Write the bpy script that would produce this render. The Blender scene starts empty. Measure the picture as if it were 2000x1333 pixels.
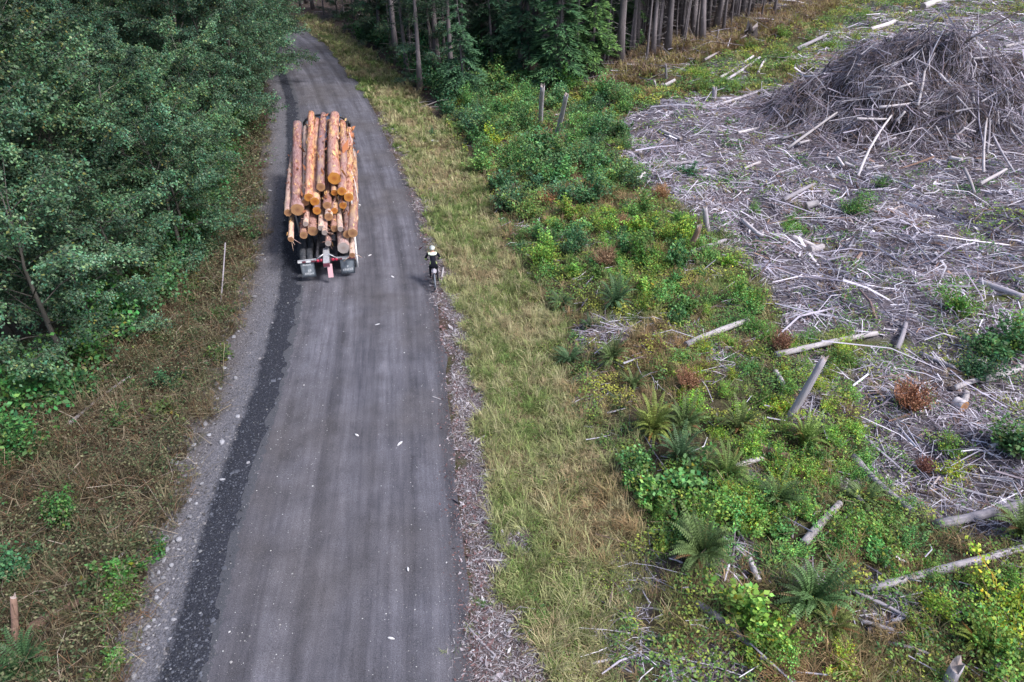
import bpy, bmesh, math
import numpy as np
from mathutils import Vector, Matrix, Euler
R = math.radians
sc = bpy.context.scene
COL = sc.collection
rng = np.random.default_rng(7)

# ------------------------------------------------------------------ camera, sky, sun, exposure
PITCH, FPX, CAMH = R(33.8), 1333.3, 15.0
cam_d = bpy.data.cameras.new('camera'); cam = bpy.data.objects.new('camera', cam_d); COL.objects.link(cam)
cam.location = (0, 0, CAMH); cam.rotation_euler = (R(90) - PITCH, 0, 0)
cam_d.sensor_width = 36; cam_d.lens = 24.0; cam_d.clip_start = .1; cam_d.clip_end = 2000
sc.camera = cam
SUN_EL, SUN_AZ = R(52), R(118)          # azimuth from +Y towards +X: light comes from the right, slightly behind the camera
w = bpy.data.worlds.new('World'); sc.world = w; w.use_nodes = True
nt = w.node_tree; bg = nt.nodes['Background']
sky = nt.nodes.new('ShaderNodeTexSky'); sky.sky_type = 'NISHITA'; sky.sun_disc = False
sky.sun_elevation = SUN_EL; sky.sun_rotation = SUN_AZ; sky.air_density = 1.0; sky.dust_density = 3.0; sky.ozone_density = 1.0
nt.links.new(sky.outputs[0], bg.inputs[0]); bg.inputs[1].default_value = 0.08
sd = bpy.data.lights.new('sun', 'SUN'); sd.energy = 1.5; sd.angle = R(13); sd.color = (1, .98, .97)
so = bpy.data.objects.new('sun', sd); COL.objects.link(so)
dv = Vector((math.sin(SUN_AZ) * math.cos(SUN_EL), math.cos(SUN_AZ) * math.cos(SUN_EL), math.sin(SUN_EL)))
so.rotation_euler = dv.to_track_quat('Z', 'Y').to_euler(); so.location = (30, -20, 60)
vs = sc.view_settings; vs.view_transform = 'Standard'; vs.look = 'None'; vs.gamma = 1.0; vs.use_curve_mapping = False
vs.exposure = 1.5
sc.cycles.max_bounces = 6; sc.cycles.diffuse_bounces = 2; sc.cycles.glossy_bounces = 2; sc.cycles.transmission_bounces = 3; sc.cycles.transparent_max_bounces = 4

# ------------------------------------------------------------------ tags
def tag(o, label=None, cat=None, group=None, kind=None):
    if label: o['label'] = label
    if cat: o['category'] = cat
    if group: o['group'] = group
    if kind: o['kind'] = kind
    return o
def link(name, data, parent=None, loc=None, rz=None):
    o = bpy.data.objects.new(name, data); COL.objects.link(o)
    if parent is not None: o.parent = parent
    if loc is not None: o.location = loc
    if rz is not None: o.rotation_euler = (0, 0, rz)
    return o
def empty(name, loc=(0, 0, 0), rot=(0, 0, 0), sc_=1.0):
    o = bpy.data.objects.new(name, None); COL.objects.link(o); o.location = loc; o.rotation_euler = rot
    o.scale = (sc_,) * 3 if not isinstance(sc_, tuple) else sc_
    o.empty_display_size = .1
    return o
def copy_tree(o, parent=None):
    c = o.copy(); COL.objects.link(c); c.parent = parent
    for ch in list(o.children): copy_tree(ch, c)
    return c

# ------------------------------------------------------------------ numpy mesh helpers
def mk(name, V, F4=None, F3=None, mats=(), mi=None, col=None, smooth=False, uv=None):
    V = np.asarray(V, np.float32).reshape(-1, 3)
    n4 = 0 if F4 is None else len(F4); n3 = 0 if F3 is None else len(F3)
    loops = []
    if n4: loops.append(np.asarray(F4, np.int32).ravel())
    if n3: loops.append(np.asarray(F3, np.int32).ravel())
    lv = np.concatenate(loops)
    ls = np.concatenate([np.arange(n4, dtype=np.int32) * 4, n4 * 4 + np.arange(n3, dtype=np.int32) * 3])
    me = bpy.data.meshes.new(name)
    me.vertices.add(len(V)); me.vertices.foreach_set('co', V.ravel())
    me.loops.add(len(lv)); me.loops.foreach_set('vertex_index', lv)
    me.polygons.add(n4 + n3); me.polygons.foreach_set('loop_start', ls)
    if mi is not None: me.polygons.foreach_set('material_index', np.asarray(mi, np.int32))
    if smooth: me.polygons.foreach_set('use_smooth', np.ones(n4 + n3, bool))
    if col is not None:
        c = np.ones((len(V), 4), np.float32); c[:, :3] = col
        a = me.color_attributes.new('Col', 'FLOAT_COLOR', 'POINT'); a.data.foreach_set('color', c.ravel())
    if uv is not None:
        l = me.uv_layers.new(name='UVMap'); l.data.foreach_set('uv', np.asarray(uv, np.float32)[lv].ravel())
    for m in mats: me.materials.append(m)
    me.update(calc_edges=True)
    return me
class Acc:
    """collects arrays into one mesh"""
    def __init__(s): s.V = []; s.F4 = []; s.F3 = []; s.C = []; s.M4 = []; s.M3 = []; s.n = 0
    def add(s, V, F4=None, F3=None, col=(1, 1, 1), mi=0):
        V = np.asarray(V, float).reshape(-1, 3)
        if F4 is not None and len(F4): s.F4.append(np.asarray(F4) + s.n); s.M4.append(np.full(len(F4), mi))
        if F3 is not None and len(F3): s.F3.append(np.asarray(F3) + s.n); s.M3.append(np.full(len(F3), mi))
        s.V.append(V); s.C.append(np.broadcast_to(np.asarray(col, float), V.shape)); s.n += len(V)
    def mesh(s, name, mats, smooth=False):
        F4 = np.concatenate(s.F4) if s.F4 else None; F3 = np.concatenate(s.F3) if s.F3 else None
        mi = np.concatenate(s.M4 + s.M3)
        return mk(name, np.concatenate(s.V), F4, F3, mats, mi, np.concatenate(s.C), smooth)
def unit(a): return a / np.maximum(np.linalg.norm(a, axis=-1, keepdims=True), 1e-9)
def frames(A):
    ref = np.where(np.abs(A[:, 2:3]) > .9, np.array([[1., 0, 0]]), np.array([[0, 0, 1.]]))
    s = unit(np.cross(A, ref)); return s, np.cross(s, A)
def leafq(P, A, N, L, W, col=None):
    """kite-shaped leaves: base P, axis A, approx. normal N"""
    A = unit(A); S = unit(np.cross(A, N)); L = np.asarray(L)[:, None]; W = np.asarray(W)[:, None]
    n = len(P); V = np.stack([P, P + A * L * .42 + S * W * .5, P + A * L, P + A * L * .42 - S * W * .5], 1)
    F = np.arange(n * 4).reshape(n, 4)
    c = None if col is None else np.repeat(col, 4, 0)
    return V.reshape(-1, 3), F, c
def sticks(P0, P1, r0, r1, bend=0., k=3, g=rng):
    """bent tapering sticks, three rings each"""
    n = len(P0); A = unit(P1 - P0); S, U = frames(A)
    Ln = np.linalg.norm(P1 - P0, axis=1, keepdims=True)
    b = g.normal(0, 1, (n, 2)); Pm = (P0 + P1) / 2 + (S * b[:, :1] + U * b[:, 1:]) * Ln * bend
    r0 = np.broadcast_to(np.asarray(r0, float), (n,)); r1 = np.broadcast_to(np.asarray(r1, float), (n,))
    ang = np.arange(k) * 2 * np.pi / k
    V = np.zeros((n, 3, k, 3))
    for i, (P, r) in enumerate(((P0, r0), (Pm, (r0 + r1) / 2), (P1, r1))):
        V[:, i] = P[:, None] + (S[:, None] * np.cos(ang)[None, :, None] + U[:, None] * np.sin(ang)[None, :, None]) * r[:, None, None]
    base = (np.arange(n) * 3 * k)[:, None, None]
    i0 = np.arange(2)[None, :, None] * k; a = np.arange(k)[None, None, :]; a2 = (a + 1) % k
    F = np.stack([base + i0 + a, base + i0 + a2, base + i0 + k + a2, base + i0 + k + a], -1)
    if k == 3: F = F[:, :, :2]                                  # thin twigs: the side that lies on the ground is left open
    return V.reshape(-1, 3), F.reshape(-1, 4), 3 * k
def tube(pts, rad, k=8, caps=True):
    pts = np.asarray(pts, float); n = len(pts); T = unit(np.gradient(pts, axis=0)); S, U = frames(T)
    for i in range(1, n):
        s = S[i - 1] - T[i] * np.dot(S[i - 1], T[i]); S[i] = s / np.linalg.norm(s); U[i] = np.cross(S[i], T[i])
    ang = np.arange(k) * 2 * np.pi / k; rad = np.broadcast_to(np.asarray(rad, float), (n,))
    V = pts[:, None] + (S[:, None] * np.cos(ang)[None, :, None] + U[:, None] * np.sin(ang)[None, :, None]) * rad[:, None, None]
    i0 = (np.arange(n - 1) * k)[:, None]; a = np.arange(k)[None]; a2 = (a + 1) % k
    F = np.stack([i0 + a, i0 + a2, i0 + k + a2, i0 + k + a], -1).reshape(-1, 4)
    V = V.reshape(-1, 3); F3 = None
    if caps:
        V = np.concatenate([V, pts[:1], pts[-1:]]); m = n * k
        f0 = np.stack([np.full(k, m), a2[0], a[0]], -1); f1 = np.stack([np.full(k, m + 1), (n - 1) * k + a[0], (n - 1) * k + a2[0]], -1)
        F3 = np.concatenate([f0, f1])
    return V, F, F3
def blades(P, L, W, az, lean, curl):
    """grass blades of two pieces"""
    n = len(P); d = np.stack([np.cos(az), np.sin(az), 0 * az], 1); s = np.stack([-np.sin(az), np.cos(az), 0 * az], 1)
    up = np.array([[0, 0, 1.]]); L = L[:, None]; W = W[:, None]
    M = P + L * .55 * (up * np.cos(lean)[:, None] + d * np.sin(lean)[:, None])
    l2 = lean + curl; T = M + L * .45 * (up * np.cos(l2)[:, None] + d * np.sin(l2)[:, None])
    V = np.stack([P, M + s * W * .6, T, M - s * W * .6], 1).reshape(-1, 3)
    return V, np.arange(n * 4).reshape(n, 4), None
def box(sx, sy, sz, c=(0, 0, 0), rot=None, bev=0.0):
    bm = bmesh.new(); bmesh.ops.create_cube(bm, size=1)
    bmesh.ops.scale(bm, vec=(sx, sy, sz), verts=bm.verts)
    if bev: bmesh.ops.bevel(bm, geom=bm.edges[:], offset=bev, segments=2, affect='EDGES')
    if rot: bmesh.ops.rotate(bm, verts=bm.verts, matrix=Euler(rot).to_matrix())
    bmesh.ops.translate(bm, vec=c, verts=bm.verts)
    return bm
def bm_obj(name, bm, mat, parent=None, smooth=False, loc=None):
    me = bpy.data.meshes.new(name); bm.to_mesh(me); bm.free()
    for m in (mat if isinstance(mat, (list, tuple)) else [mat]): me.materials.append(m)
    if smooth: me.polygons.foreach_set('use_smooth', np.ones(len(me.polygons), bool))
    return link(name, me, parent, loc)
def tube_obj(name, pts, rad, mat, parent=None, k=10, smooth=True):
    V, F, F3 = tube(pts, rad, k); return link(name, mk(name, V, F, F3, [mat], smooth=smooth), parent)

# ------------------------------------------------------------------ noise, road shape, terrain
_tab = np.random.default_rng(3).random((256, 256))
def vn(x, y, s=0):
    x = np.asarray(x, float) + s * 17.3; y = np.asarray(y, float) + s * 9.7
    xi = np.floor(x).astype(int); yi = np.floor(y).astype(int); fx = x - xi; fy = y - yi
    fx = fx * fx * (3 - 2 * fx); fy = fy * fy * (3 - 2 * fy); g = lambda a, b: _tab[a & 255, b & 255]
    return (g(xi, yi) * (1 - fx) + g(xi + 1, yi) * fx) * (1 - fy) + (g(xi, yi + 1) * (1 - fx) + g(xi + 1, yi + 1) * fx) * fy
def fbm(x, y, s=0): return .55 * vn(x, y, s) + .3 * vn(x * 2.1, y * 2.1, s + 1) + .15 * vn(x * 4.3, y * 4.3, s + 2)
_ys = np.arange(-30, 200, .5)
def _smooth(pts):
    p = np.array(pts); v = np.interp(_ys, p[:, 1], p[:, 0]); k = np.exp(-np.linspace(-2, 2, 25) ** 2); k /= k.sum()
    return np.convolve(np.pad(v, 12, mode='reflect', reflect_type='odd'), k, 'valid')
_xr = _smooth([(3.0, -30), (-.93, 8.54), (-1.29, 11.8), (-1.84, 15.68), (-2.57, 21.23), (-3.44, 26.8), (-4.95, 34.1), (-6.58, 40.23), (-8.56, 47.19), (-11.26, 56.4), (-14.88, 67), (-20.56, 81.6), (-26.5, 93), (-33, 101), (-110, 200)])
_xl = _smooth([(-3.5, -30), (-8.7, 8.54), (-9.43, 11.8), (-10.0, 14.58), (-10.32, 16.87), (-10.75, 20.57), (-11.4, 25.02), (-12.78, 30.98), (-15.74, 42.04), (-20.4, 57.93), (-26.86, 76.14), (-35, 92), (-118, 200)])
xr = lambda y: np.interp(y, _ys, _xr)
xl = lambda y: np.interp(y, _ys, _xl)
PC = (27.0, 47.5)                                            # centre of the brush pile
def H(x, y):
    x = np.asarray(x, float); y = np.asarray(y, float); dR = x - xr(y); dL = xl(y) - x
    h = np.interp(dR, [0, .5, 1.5, 3.2, 5.2, 8, 14, 25, 50, 120], [0, -.03, -.08, -.42, -.32, .12, .4, 1.1, 2.6, 5.])
    h = h + np.interp(dL, [0, .6, 1.6, 3, 6, 12, 40, 120], [0, .05, -.12, -.35, -.25, .2, 1.5, 4])
    a = np.clip(np.maximum(dR, dL) / 3, 0, 1)
    return h + a * ((fbm(x / 3.4, y / 3.4, 5) - .5) * (.55 + .7 * np.clip((dR - 11) / 6, 0, 1)) + (vn(x / .8, y / .8, 8) - .5) * .13)
def P3(x, y, dz=0.): return np.stack([x, y, H(x, y) + dz], -1)
_t = np.linspace(8, 260, 9000)
def at(px, py, z=None):
    """the place on the ground (or at height z) that the photograph shows at a pixel"""
    u = (px - 1000) / FPX; v = (py - 666.5) / FPX
    d = np.array([u, math.cos(PITCH) - v * math.sin(PITCH), -math.sin(PITCH) - v * math.cos(PITCH)])
    if z is not None:
        t = (z - CAMH) / d[2]
    else:
        X = d[0] * _t; Y = d[1] * _t; Z = CAMH + d[2] * _t
        hit = Z < H(X, Y); t = _t[np.argmax(hit)] if hit.any() else 150.
    return np.array([d[0] * t, d[1] * t, CAMH + d[2] * t])
def project(x, y, z):
    X = np.asarray(x); Y = np.asarray(y); Z = np.asarray(z) - CAMH
    dep = Y * math.cos(PITCH) - Z * math.sin(PITCH); vv = -Y * math.sin(PITCH) - Z * math.cos(PITCH)
    dep = np.where(dep > .1, dep, .1)
    return 1000 + FPX * X / dep, 666.5 + FPX * vv / dep
def zone(pix): return np.array([at(*p)[:2] for p in pix])
def inside(poly, x, y, ragged=False):
    if ragged: x, y = x + (fbm(x / 1.1, y / 1.1, 151) - .5) * 2.0, y + (fbm(x / 1.1, y / 1.1, 152) - .5) * 2.0
    c = np.zeros(len(x), bool); n = len(poly)
    for i in range(n):
        x0, y0 = poly[i]; x1, y1 = poly[i - 1]
        if y0 == y1: continue
        c ^= ((y0 > y) != (y1 > y)) & (x < (x1 - x0) * (y - y0) / (y1 - y0) + x0)
    return c
def scatter(poly, dens, g=rng, falloff=True, ragged=True):
    """points in a ground polygon, dens per m2 near the camera, thinning out with distance"""
    lo = poly.min(0); hi = poly.max(0); n = int(dens * np.prod(hi - lo)); x = g.uniform(lo[0], hi[0], n); y = g.uniform(lo[1], hi[1], n)
    m = inside(poly, x, y, ragged)
    if falloff: m &= g.random(n) < np.clip((24. / np.maximum(np.hypot(y, x), 1)) ** 1.3, 0, 1)
    return x[m], y[m]

Z_CHIPS = zone([(918, 1420), (1070, 1420), (1035, 1333), (1005, 1100), (975, 950), (940, 800), (915, 700), (890, 600), (872, 500), (845, 420), (815, 340), (770, 250), (745, 215), (735, 225), (770, 300), (800, 380), (822, 440), (850, 560), (868, 700), (885, 900), (905, 1100)])
Z_VERGE = zone([(1045, 1420), (1000, 1100), (970, 950), (932, 800), (908, 700), (880, 600), (862, 500), (838, 430), (800, 340), (760, 260), (725, 200), (686, 150), (640, 90), (600, 55), (575, 35), (600, 25), (660, 55), (730, 110), (800, 170), (860, 240), (905, 300), (945, 350), (960, 420), (1010, 500), (1060, 560), (1090, 650), (1130, 780), (1200, 900), (1280, 1050), (1230, 1180), (1180, 1300), (1200, 1420)])
Z_SLASH = zone([(1215, 232), (1300, 195), (1420, 188), (1560, 185), (1650, 140), (1760, 70), (1900, 35), (2200, 20), (2300, 330), (2300, 560), (1960, 570), (1830, 610), (1800, 660), (1700, 665), (1510, 650), (1480, 560), (1420, 470), (1345, 400), (1240, 375)])
Z_BRUSH0 = zone([(1150, 185), (1180, 140), (1250, 105), (1330, 80), (1420, 52), (1500, 15), (1600, -8), (1640, 10), (1540, 62), (1440, 100), (1340, 135), (1250, 165)])
Z_SLASH3 = zone([(1560, 190), (1535, 115), (1640, 62), (1750, 24), (1900, -4), (2200, -25), (2250, 40), (1900, 36), (1760, 72), (1650, 142)])
Z_SLASH2 = zone([(1800, 660), (1830, 610), (2250, 560), (2300, 880), (2250, 1080), (1960, 1060), (1790, 1010), (1690, 880), (1660, 760), (1700, 690)])
Z_PATCH = [zone([(cx + r * math.cos(a) * 1.2, cy + r * .8 * math.sin(a)) for a in np.linspace(0, 2 * np.pi, 9)[:-1]]) for cx, cy, r in
           ((1215, 1250, 75), (1260, 1130, 60), (1450, 1100, 45), (1150, 770, 40), (1410, 690, 55), (1180, 640, 45), (1590, 780, 55), (1600, 700, 50), (1740, 1180, 60), (1380, 1300, 80), (1500, 930, 40), (1700, 940, 60), (1640, 95, 60), (1720, 48, 55), (1830, 22, 50), (1420, 145, 40), (1330, 655, 40), (1560, 1130, 45))]
Z_GREEN = zone([(1200, 1420), (1185, 1300), (1235, 1180), (1285, 1050), (1205, 900), (1135, 780), (1095, 650), (1065, 560), (1015, 500), (965, 420), (950, 350), (910, 300), (865, 240), (900, 150), (1000, 140), (1150, 170), (1240, 130), (1330, 110), (1420, 80), (1500, 40), (1600, 5), (2200, -10), (2250, 30), (1900, 30), (1760, 65), (1650, 135), (1560, 185), (1420, 190), (1300, 197), (1215, 235), (1240, 378), (1345, 402), (1420, 472), (1480, 562), (1510, 652), (1700, 668), (1660, 760), (1690, 880), (1790, 1010), (1960, 1060), (2300, 1080), (2400, 1420)])
Z_FOREST = zone([(560, 0), (600, 22), (660, 52), (730, 105), (800, 165), (862, 235), (900, 150), (1000, 140), (1150, 168), (1240, 128), (1330, 108), (1420, 78), (1500, 38), (1600, 4), (2000, -40)])
Z_FOREST = np.concatenate([Z_FOREST, [(130, 120), (120, 165), (-70, 165), (-50, 118)]])
CAN = lambda y: np.interp(y, [0, 12, 17, 25, 30, 45, 60, 80, 110, 160], [10, 8.4, 5.6, 3.6, 2.6, 2.2, 1.6, .9, .5, .5])   # from the road's left edge to the thicket
yb = np.arange(2, 120, 2.)
Z_BANK = np.array([(xl(y) + .15, y) for y in yb] + [(xl(y) - CAN(y) - 2.5, y) for y in yb[::-1]])

# ------------------------------------------------------------------ materials
def mat(name, base=(.5, .5, .5), rough=.7, spec=.3, metal=0.0):
    m = bpy.data.materials.new(name); m.use_nodes = True; b = m.node_tree.nodes['Principled BSDF']
    b.inputs['Base Color'].default_value = (*base, 1); b.inputs['Roughness'].default_value = rough
    b.inputs['Specular IOR Level'].default_value = spec; b.inputs['Metallic'].default_value = metal
    return m
class NT:
    def __init__(s, m): s.m = m; s.t = m.node_tree; s.b = s.t.nodes['Principled BSDF']; s.out = s.t.nodes['Material Output']
    def n(s, typ, **kw):
        x = s.t.nodes.new(typ)
        for k, v in kw.items(): setattr(x, k, v)
        return x
    def l(s, a, b): s.t.links.new(a, b)
    def coord(s, kind='Object', scale=(1, 1, 1)):
        c = s.n('ShaderNodeTexCoord'); mp = s.n('ShaderNodeMapping'); mp.inputs['Scale'].default_value = scale
        s.l(c.outputs[kind], mp.inputs['Vector']); return mp.outputs[0]
    def noise(s, vec, scale=5., detail=4., rough=.55, dim='3D'):
        x = s.n('ShaderNodeTexNoise'); x.inputs['Scale'].default_value = scale; x.inputs['Detail'].default_value = detail; x.inputs['Roughness'].default_value = rough
        if vec is not None: s.l(vec, x.inputs['Vector'])
        return x.outputs['Fac']
    def ramp(s, fac, stops):
        x = s.n('ShaderNodeValToRGB'); e = x.color_ramp.elements
        while len(e) < len(stops): e.new(.5)
        for i, (p, c) in enumerate(stops): e[i].position = p; e[i].color = (*c, 1) if len(c) == 3 else c
        s.l(fac, x.inputs[0]); return x.outputs[0]
    def mix(s, f, a, b, typ='MIX'):
        x = s.n('ShaderNodeMix', data_type='RGBA', blend_type=typ)
        for v, i in ((f, 0), (a, 6), (b, 7)):
            if hasattr(v, 'is_linked'): s.l(v, x.inputs[i])
            else: x.inputs[i].default_value = v if i == 0 else (*v, 1)
        return x.outputs[2]
    def bump(s, h, strength=.4, dist=.02):
        x = s.n('ShaderNodeBump'); x.inputs['Strength'].default_value = strength; x.inputs['Distance'].default_value = dist
        s.l(h, x.inputs['Height']); s.l(x.outputs[0], s.b.inputs['Normal'])
    def attr(s, name='Col'):
        a = s.n('ShaderNodeAttribute'); a.attribute_name = name; return a.outputs['Color']
def g3(v): return (v, v, v)
def leaf_mat(name, trans=.20, rough=.55, objcol=True, spec=.25):
    m = mat(name, rough=rough, spec=spec); t = NT(m); c = t.attr()
    if objcol:
        oi = t.n('ShaderNodeObjectInfo'); c = t.mix(1.0, c, oi.outputs['Color'], 'MULTIPLY')
    t.l(c, t.b.inputs['Base Color'])
    tr = t.n('ShaderNodeBsdfTranslucent'); t.l(c, tr.inputs['Color']); ms = t.n('ShaderNodeMixShader'); ms.inputs[0].default_value = trans
    t.l(t.b.outputs[0], ms.inputs[1]); t.l(tr.outputs[0], ms.inputs[2]); t.l(ms.outputs[0], t.out.inputs['Surface'])
    return m
def col_mat(name, rough=.8, spec=.15, objcol=False):
    m = mat(name, rough=rough, spec=spec); t = NT(m); c = t.attr()
    if objcol:
        oi = t.n('ShaderNodeObjectInfo'); c = t.mix(1.0, c, oi.outputs['Color'], 'MULTIPLY')
    t.l(c, t.b.inputs['Base Color']); return m
M = {}
M['leaf'] = leaf_mat('leaf'); M['needle'] = leaf_mat('needle', .15, .65); M['blade'] = leaf_mat('blade', .3, .6, False)
M['twig'] = col_mat('weathered_twig'); M['stem'] = col_mat('stem', objcol=True); M['chip'] = col_mat('wood_chip'); M['pebble'] = col_mat('pebble', .75, .3)
def bark(name, c1, c2, c3, sc1=6., stretch=.25, bump=.5, rough=.9, ax=2):
    m = mat(name, rough=rough, spec=.15); t = NT(m); v = t.coord('Object', (1, 1, stretch) if ax == 2 else (1, stretch, 1)); oi = t.n('ShaderNodeObjectInfo')
    n1 = t.noise(v, sc1, 6, .65); n2 = t.noise(v, sc1 * .35, 3)
    c = t.mix(t.ramp(n2, [(.35, g3(0)), (.65, g3(1))]), t.ramp(n1, [(.3, c1), (.7, c2)]), c3)
    r = t.ramp(oi.outputs['Random'], [(0, g3(.7)), (1, g3(1.25))]); c = t.mix(1., c, r, 'MULTIPLY'); t.l(c, t.b.inputs['Base Color']); t.bump(n1, bump, .03)
    return m
M['trunk'] = bark('conifer_bark', (.10, .085, .085), (.26, .23, .25), (.17, .15, .16), 9, .2)
M['alder_bark'] = bark('alder_bark', (.05, .045, .04), (.17, .16, .15), (.09, .085, .075), 5, .5)
M['wood_grey'] = bark('weathered_wood', (.16, .145, .165), (.54, .51, .55), (.33, .30, .34), 16, .10, .8, ax=1)
M['wood_pale'] = bark('barkless_pale_wood', (.26, .23, .25), (.70, .66, .68), (.46, .42, .44), 14, .10, .7, ax=1)
M['wood_brown'] = bark('rotting_wood', (.10, .06, .045), (.38, .25, .20), (.22, .14, .11), 14, .2, .8, ax=1)
M['wood_dark'] = bark('dark_wood', (.03, .025, .025), (.14, .12, .12), (.07, .06, .06), 7, 1, .6)
def end_mat(name, c1, c2, c3):
    m = mat(name, rough=.8, spec=.15); t = NT(m); c = t.n('ShaderNodeTexCoord'); mp = t.n('ShaderNodeMapping'); mp.inputs['Scale'].default_value = (1, 0, 1)
    t.l(c.outputs['Object'], mp.inputs[0]); ln = t.n('ShaderNodeVectorMath', operation='LENGTH'); t.l(mp.outputs[0], ln.inputs[0])
    nz = t.noise(c.outputs['Object'], 9., 4); ml = t.n('ShaderNodeMath', operation='MULTIPLY_ADD'); t.l(nz, ml.inputs[0]); ml.inputs[1].default_value = .06; t.l(ln.outputs['Value'], ml.inputs[2])
    sn = t.n('ShaderNodeMath', operation='SINE'); m2 = t.n('ShaderNodeMath', operation='MULTIPLY'); t.l(ml.outputs[0], m2.inputs[0]); m2.inputs[1].default_value = 150; t.l(m2.outputs[0], sn.inputs[0])
    a = t.ramp(sn.outputs[0], [(0, c1), (1, c2)]); heart = t.ramp(ml.outputs[0], [(.05, g3(1)), (.2, g3(0))]); t.l(t.mix(heart, a, c3), t.b.inputs['Base Color']); return m
M['end_fresh'] = end_mat('fresh_log_end', (.46, .19, .04), (.66, .32, .08), (.34, .11, .03))
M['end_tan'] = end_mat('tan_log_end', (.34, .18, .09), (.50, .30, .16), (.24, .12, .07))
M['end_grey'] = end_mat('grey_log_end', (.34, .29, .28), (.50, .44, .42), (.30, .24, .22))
def load_bark(name, red, pink, yel, p):
    m = mat(name, rough=.75, spec=.2); t = NT(m); v = t.coord('Object', (1, .22, 1)); oi = t.n('ShaderNodeObjectInfo')
    ad = t.n('ShaderNodeVectorMath', operation='ADD'); t.l(v, ad.inputs[0]); cx = t.n('ShaderNodeCombineXYZ'); mm = t.n('ShaderNodeMath', operation='MULTIPLY'); t.l(oi.outputs['Random'], mm.inputs[0]); mm.inputs[1].default_value = 40
    t.l(mm.outputs[0], cx.inputs[1]); t.l(cx.outputs[0], ad.inputs[1]); v = ad.outputs[0]
    n1 = t.noise(v, 3.6, 8, .7); n2 = t.noise(v, 11., 8, .78); n3 = t.noise(v, 1.6, 3)
    a = t.mix(t.ramp(n2, [(.46, g3(0)), (.54, g3(1))]), red, pink)
    c = t.mix(t.ramp(n1, [(p - .04, g3(0)), (p + .05, g3(1))]), a, yel)
    c = t.mix(t.ramp(n2, [(.34, g3(1)), (.41, g3(0))]), c, (.07, .022, .018))
    c = t.mix(t.ramp(n3, [(.35, g3(0)), (.70, g3(.75))]), c, (.38, .27, .28)); c = t.mix(1., c, t.ramp(oi.outputs['Random'], [(0, (.72, .74, .78)), (.5, (1, 1, 1)), (1, (1.12, 1.0, .88))]), 'MULTIPLY'); t.l(c, t.b.inputs['Base Color']); t.bump(n2, 1., .06); return m
M['load_a'] = load_bark('peeled_red_bark', (.26, .085, .06), (.48, .27, .25), (.72, .45, .23), .57)
M['load_b'] = load_bark('flaky_orange_bark', (.34, .10, .045), (.56, .30, .24), (.80, .50, .22), .53)
M['load_c'] = load_bark('pale_pink_bark', (.46, .24, .18), (.66, .48, .42), (.78, .58, .42), .50)
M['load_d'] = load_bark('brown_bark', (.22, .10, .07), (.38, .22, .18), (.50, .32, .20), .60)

# ------------------------------------------------------------------ ground
gx = np.concatenate([-np.geomspace(30, 260, 26)[::-1], np.arange(-29.7, 50, .38), np.geomspace(50, 280, 26)])
gy = np.concatenate([np.linspace(-40, -1, 14), np.arange(0, 78, .38), np.arange(78, 125, 1.), np.geomspace(126, 420, 22)])
X, Y = np.meshgrid(gx, gy); xf, yf = X.ravel(), Y.ravel(); Z = H(xf, yf)
onroad = (xf > xl(yf) + .15) & (xf < xr(yf) - .15); Z = np.where(onroad, -.12, Z)
nx, ny = len(gx), len(gy); i = np.arange(nx * ny).reshape(ny, nx)
F = np.stack([i[:-1, :-1], i[:-1, 1:], i[1:, 1:], i[1:, :-1]], -1).reshape(-1, 4)
n1 = fbm(xf / 2.5, yf / 2.5, 11)[:, None]; n2 = fbm(xf / .7, yf / .7, 12)[:, None]
soil = np.array([.075, .055, .045]) * (.6 + .8 * n2); C = soil.copy()
moss = np.array([.07, .085, .03]); grassc = np.array([.11, .095, .05]); litter = np.array([.115, .10, .118]); duff = np.array([.06, .045, .04]); chipc = np.array([.10, .082, .088])
def paint(poly, c, lo=.75, hi=1.25):
    m = inside(poly, xf, yf, True); C[m] = (c * (lo + (hi - lo) * n2))[m]
C = soil * (1 - np.clip(n1 * 2 - .6, 0, 1)) + moss * np.clip(n1 * 2 - .6, 0, 1) * (.6 + .8 * n2)
paint(Z_FOREST, duff); paint(Z_SLASH, litter); paint(Z_SLASH2, litter * .9)
for p in Z_PATCH: paint(p, litter * .8)
paint(Z_VERGE, grassc); paint(Z_CHIPS, chipc)
paint(Z_BANK, np.array([.05, .042, .03]))
gm = mat('soil', rough=.95, spec=.1); t = NT(gm); v = t.coord('Object'); n = t.noise(v, 9., 8, .7)
t.l(t.mix(1., t.attr(), t.ramp(n, [(.25, g3(.45)), (.75, g3(1.5))]), 'MULTIPLY'), t.b.inputs['Base Color']); t.bump(n, .9, .06)
ground = link('ground', mk('ground', np.stack([xf, yf, Z], 1), F, None, [gm], col=C, smooth=True)); tag(ground, kind='structure')

# ------------------------------------------------------------------ road: compacted dirt with wheel tracks
def strip(name, a_of_y, b_of_y, ys, nu, zf, m, u0=None):
    u = np.linspace(0, 1, nu); YY = np.repeat(ys, nu); U = np.tile(u, len(ys)); A = a_of_y(YY); B = b_of_y(YY); XX = A + (B - A) * U
    V = np.stack([XX, YY, zf(XX, YY, U)], 1); i = np.arange(len(V)).reshape(len(ys), nu)
    F = np.stack([i[:-1, :-1], i[:-1, 1:], i[1:, 1:], i[1:, :-1]], -1).reshape(-1, 4)
    return link(name, mk(name, V, F, None, [m], smooth=True, uv=np.stack([XX - (A if u0 is None else u0(YY)), YY * 1.05], 1)))
GRAV = lambda y: np.interp(y, [0, 8.5, 13.6, 18, 25, 36, 58, 72, 120], [1.75, 1.8, 2.05, 2.35, 2.4, 2.35, 2.7, 2.7, 2.6])   # width of the loose gravel on the left
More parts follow.
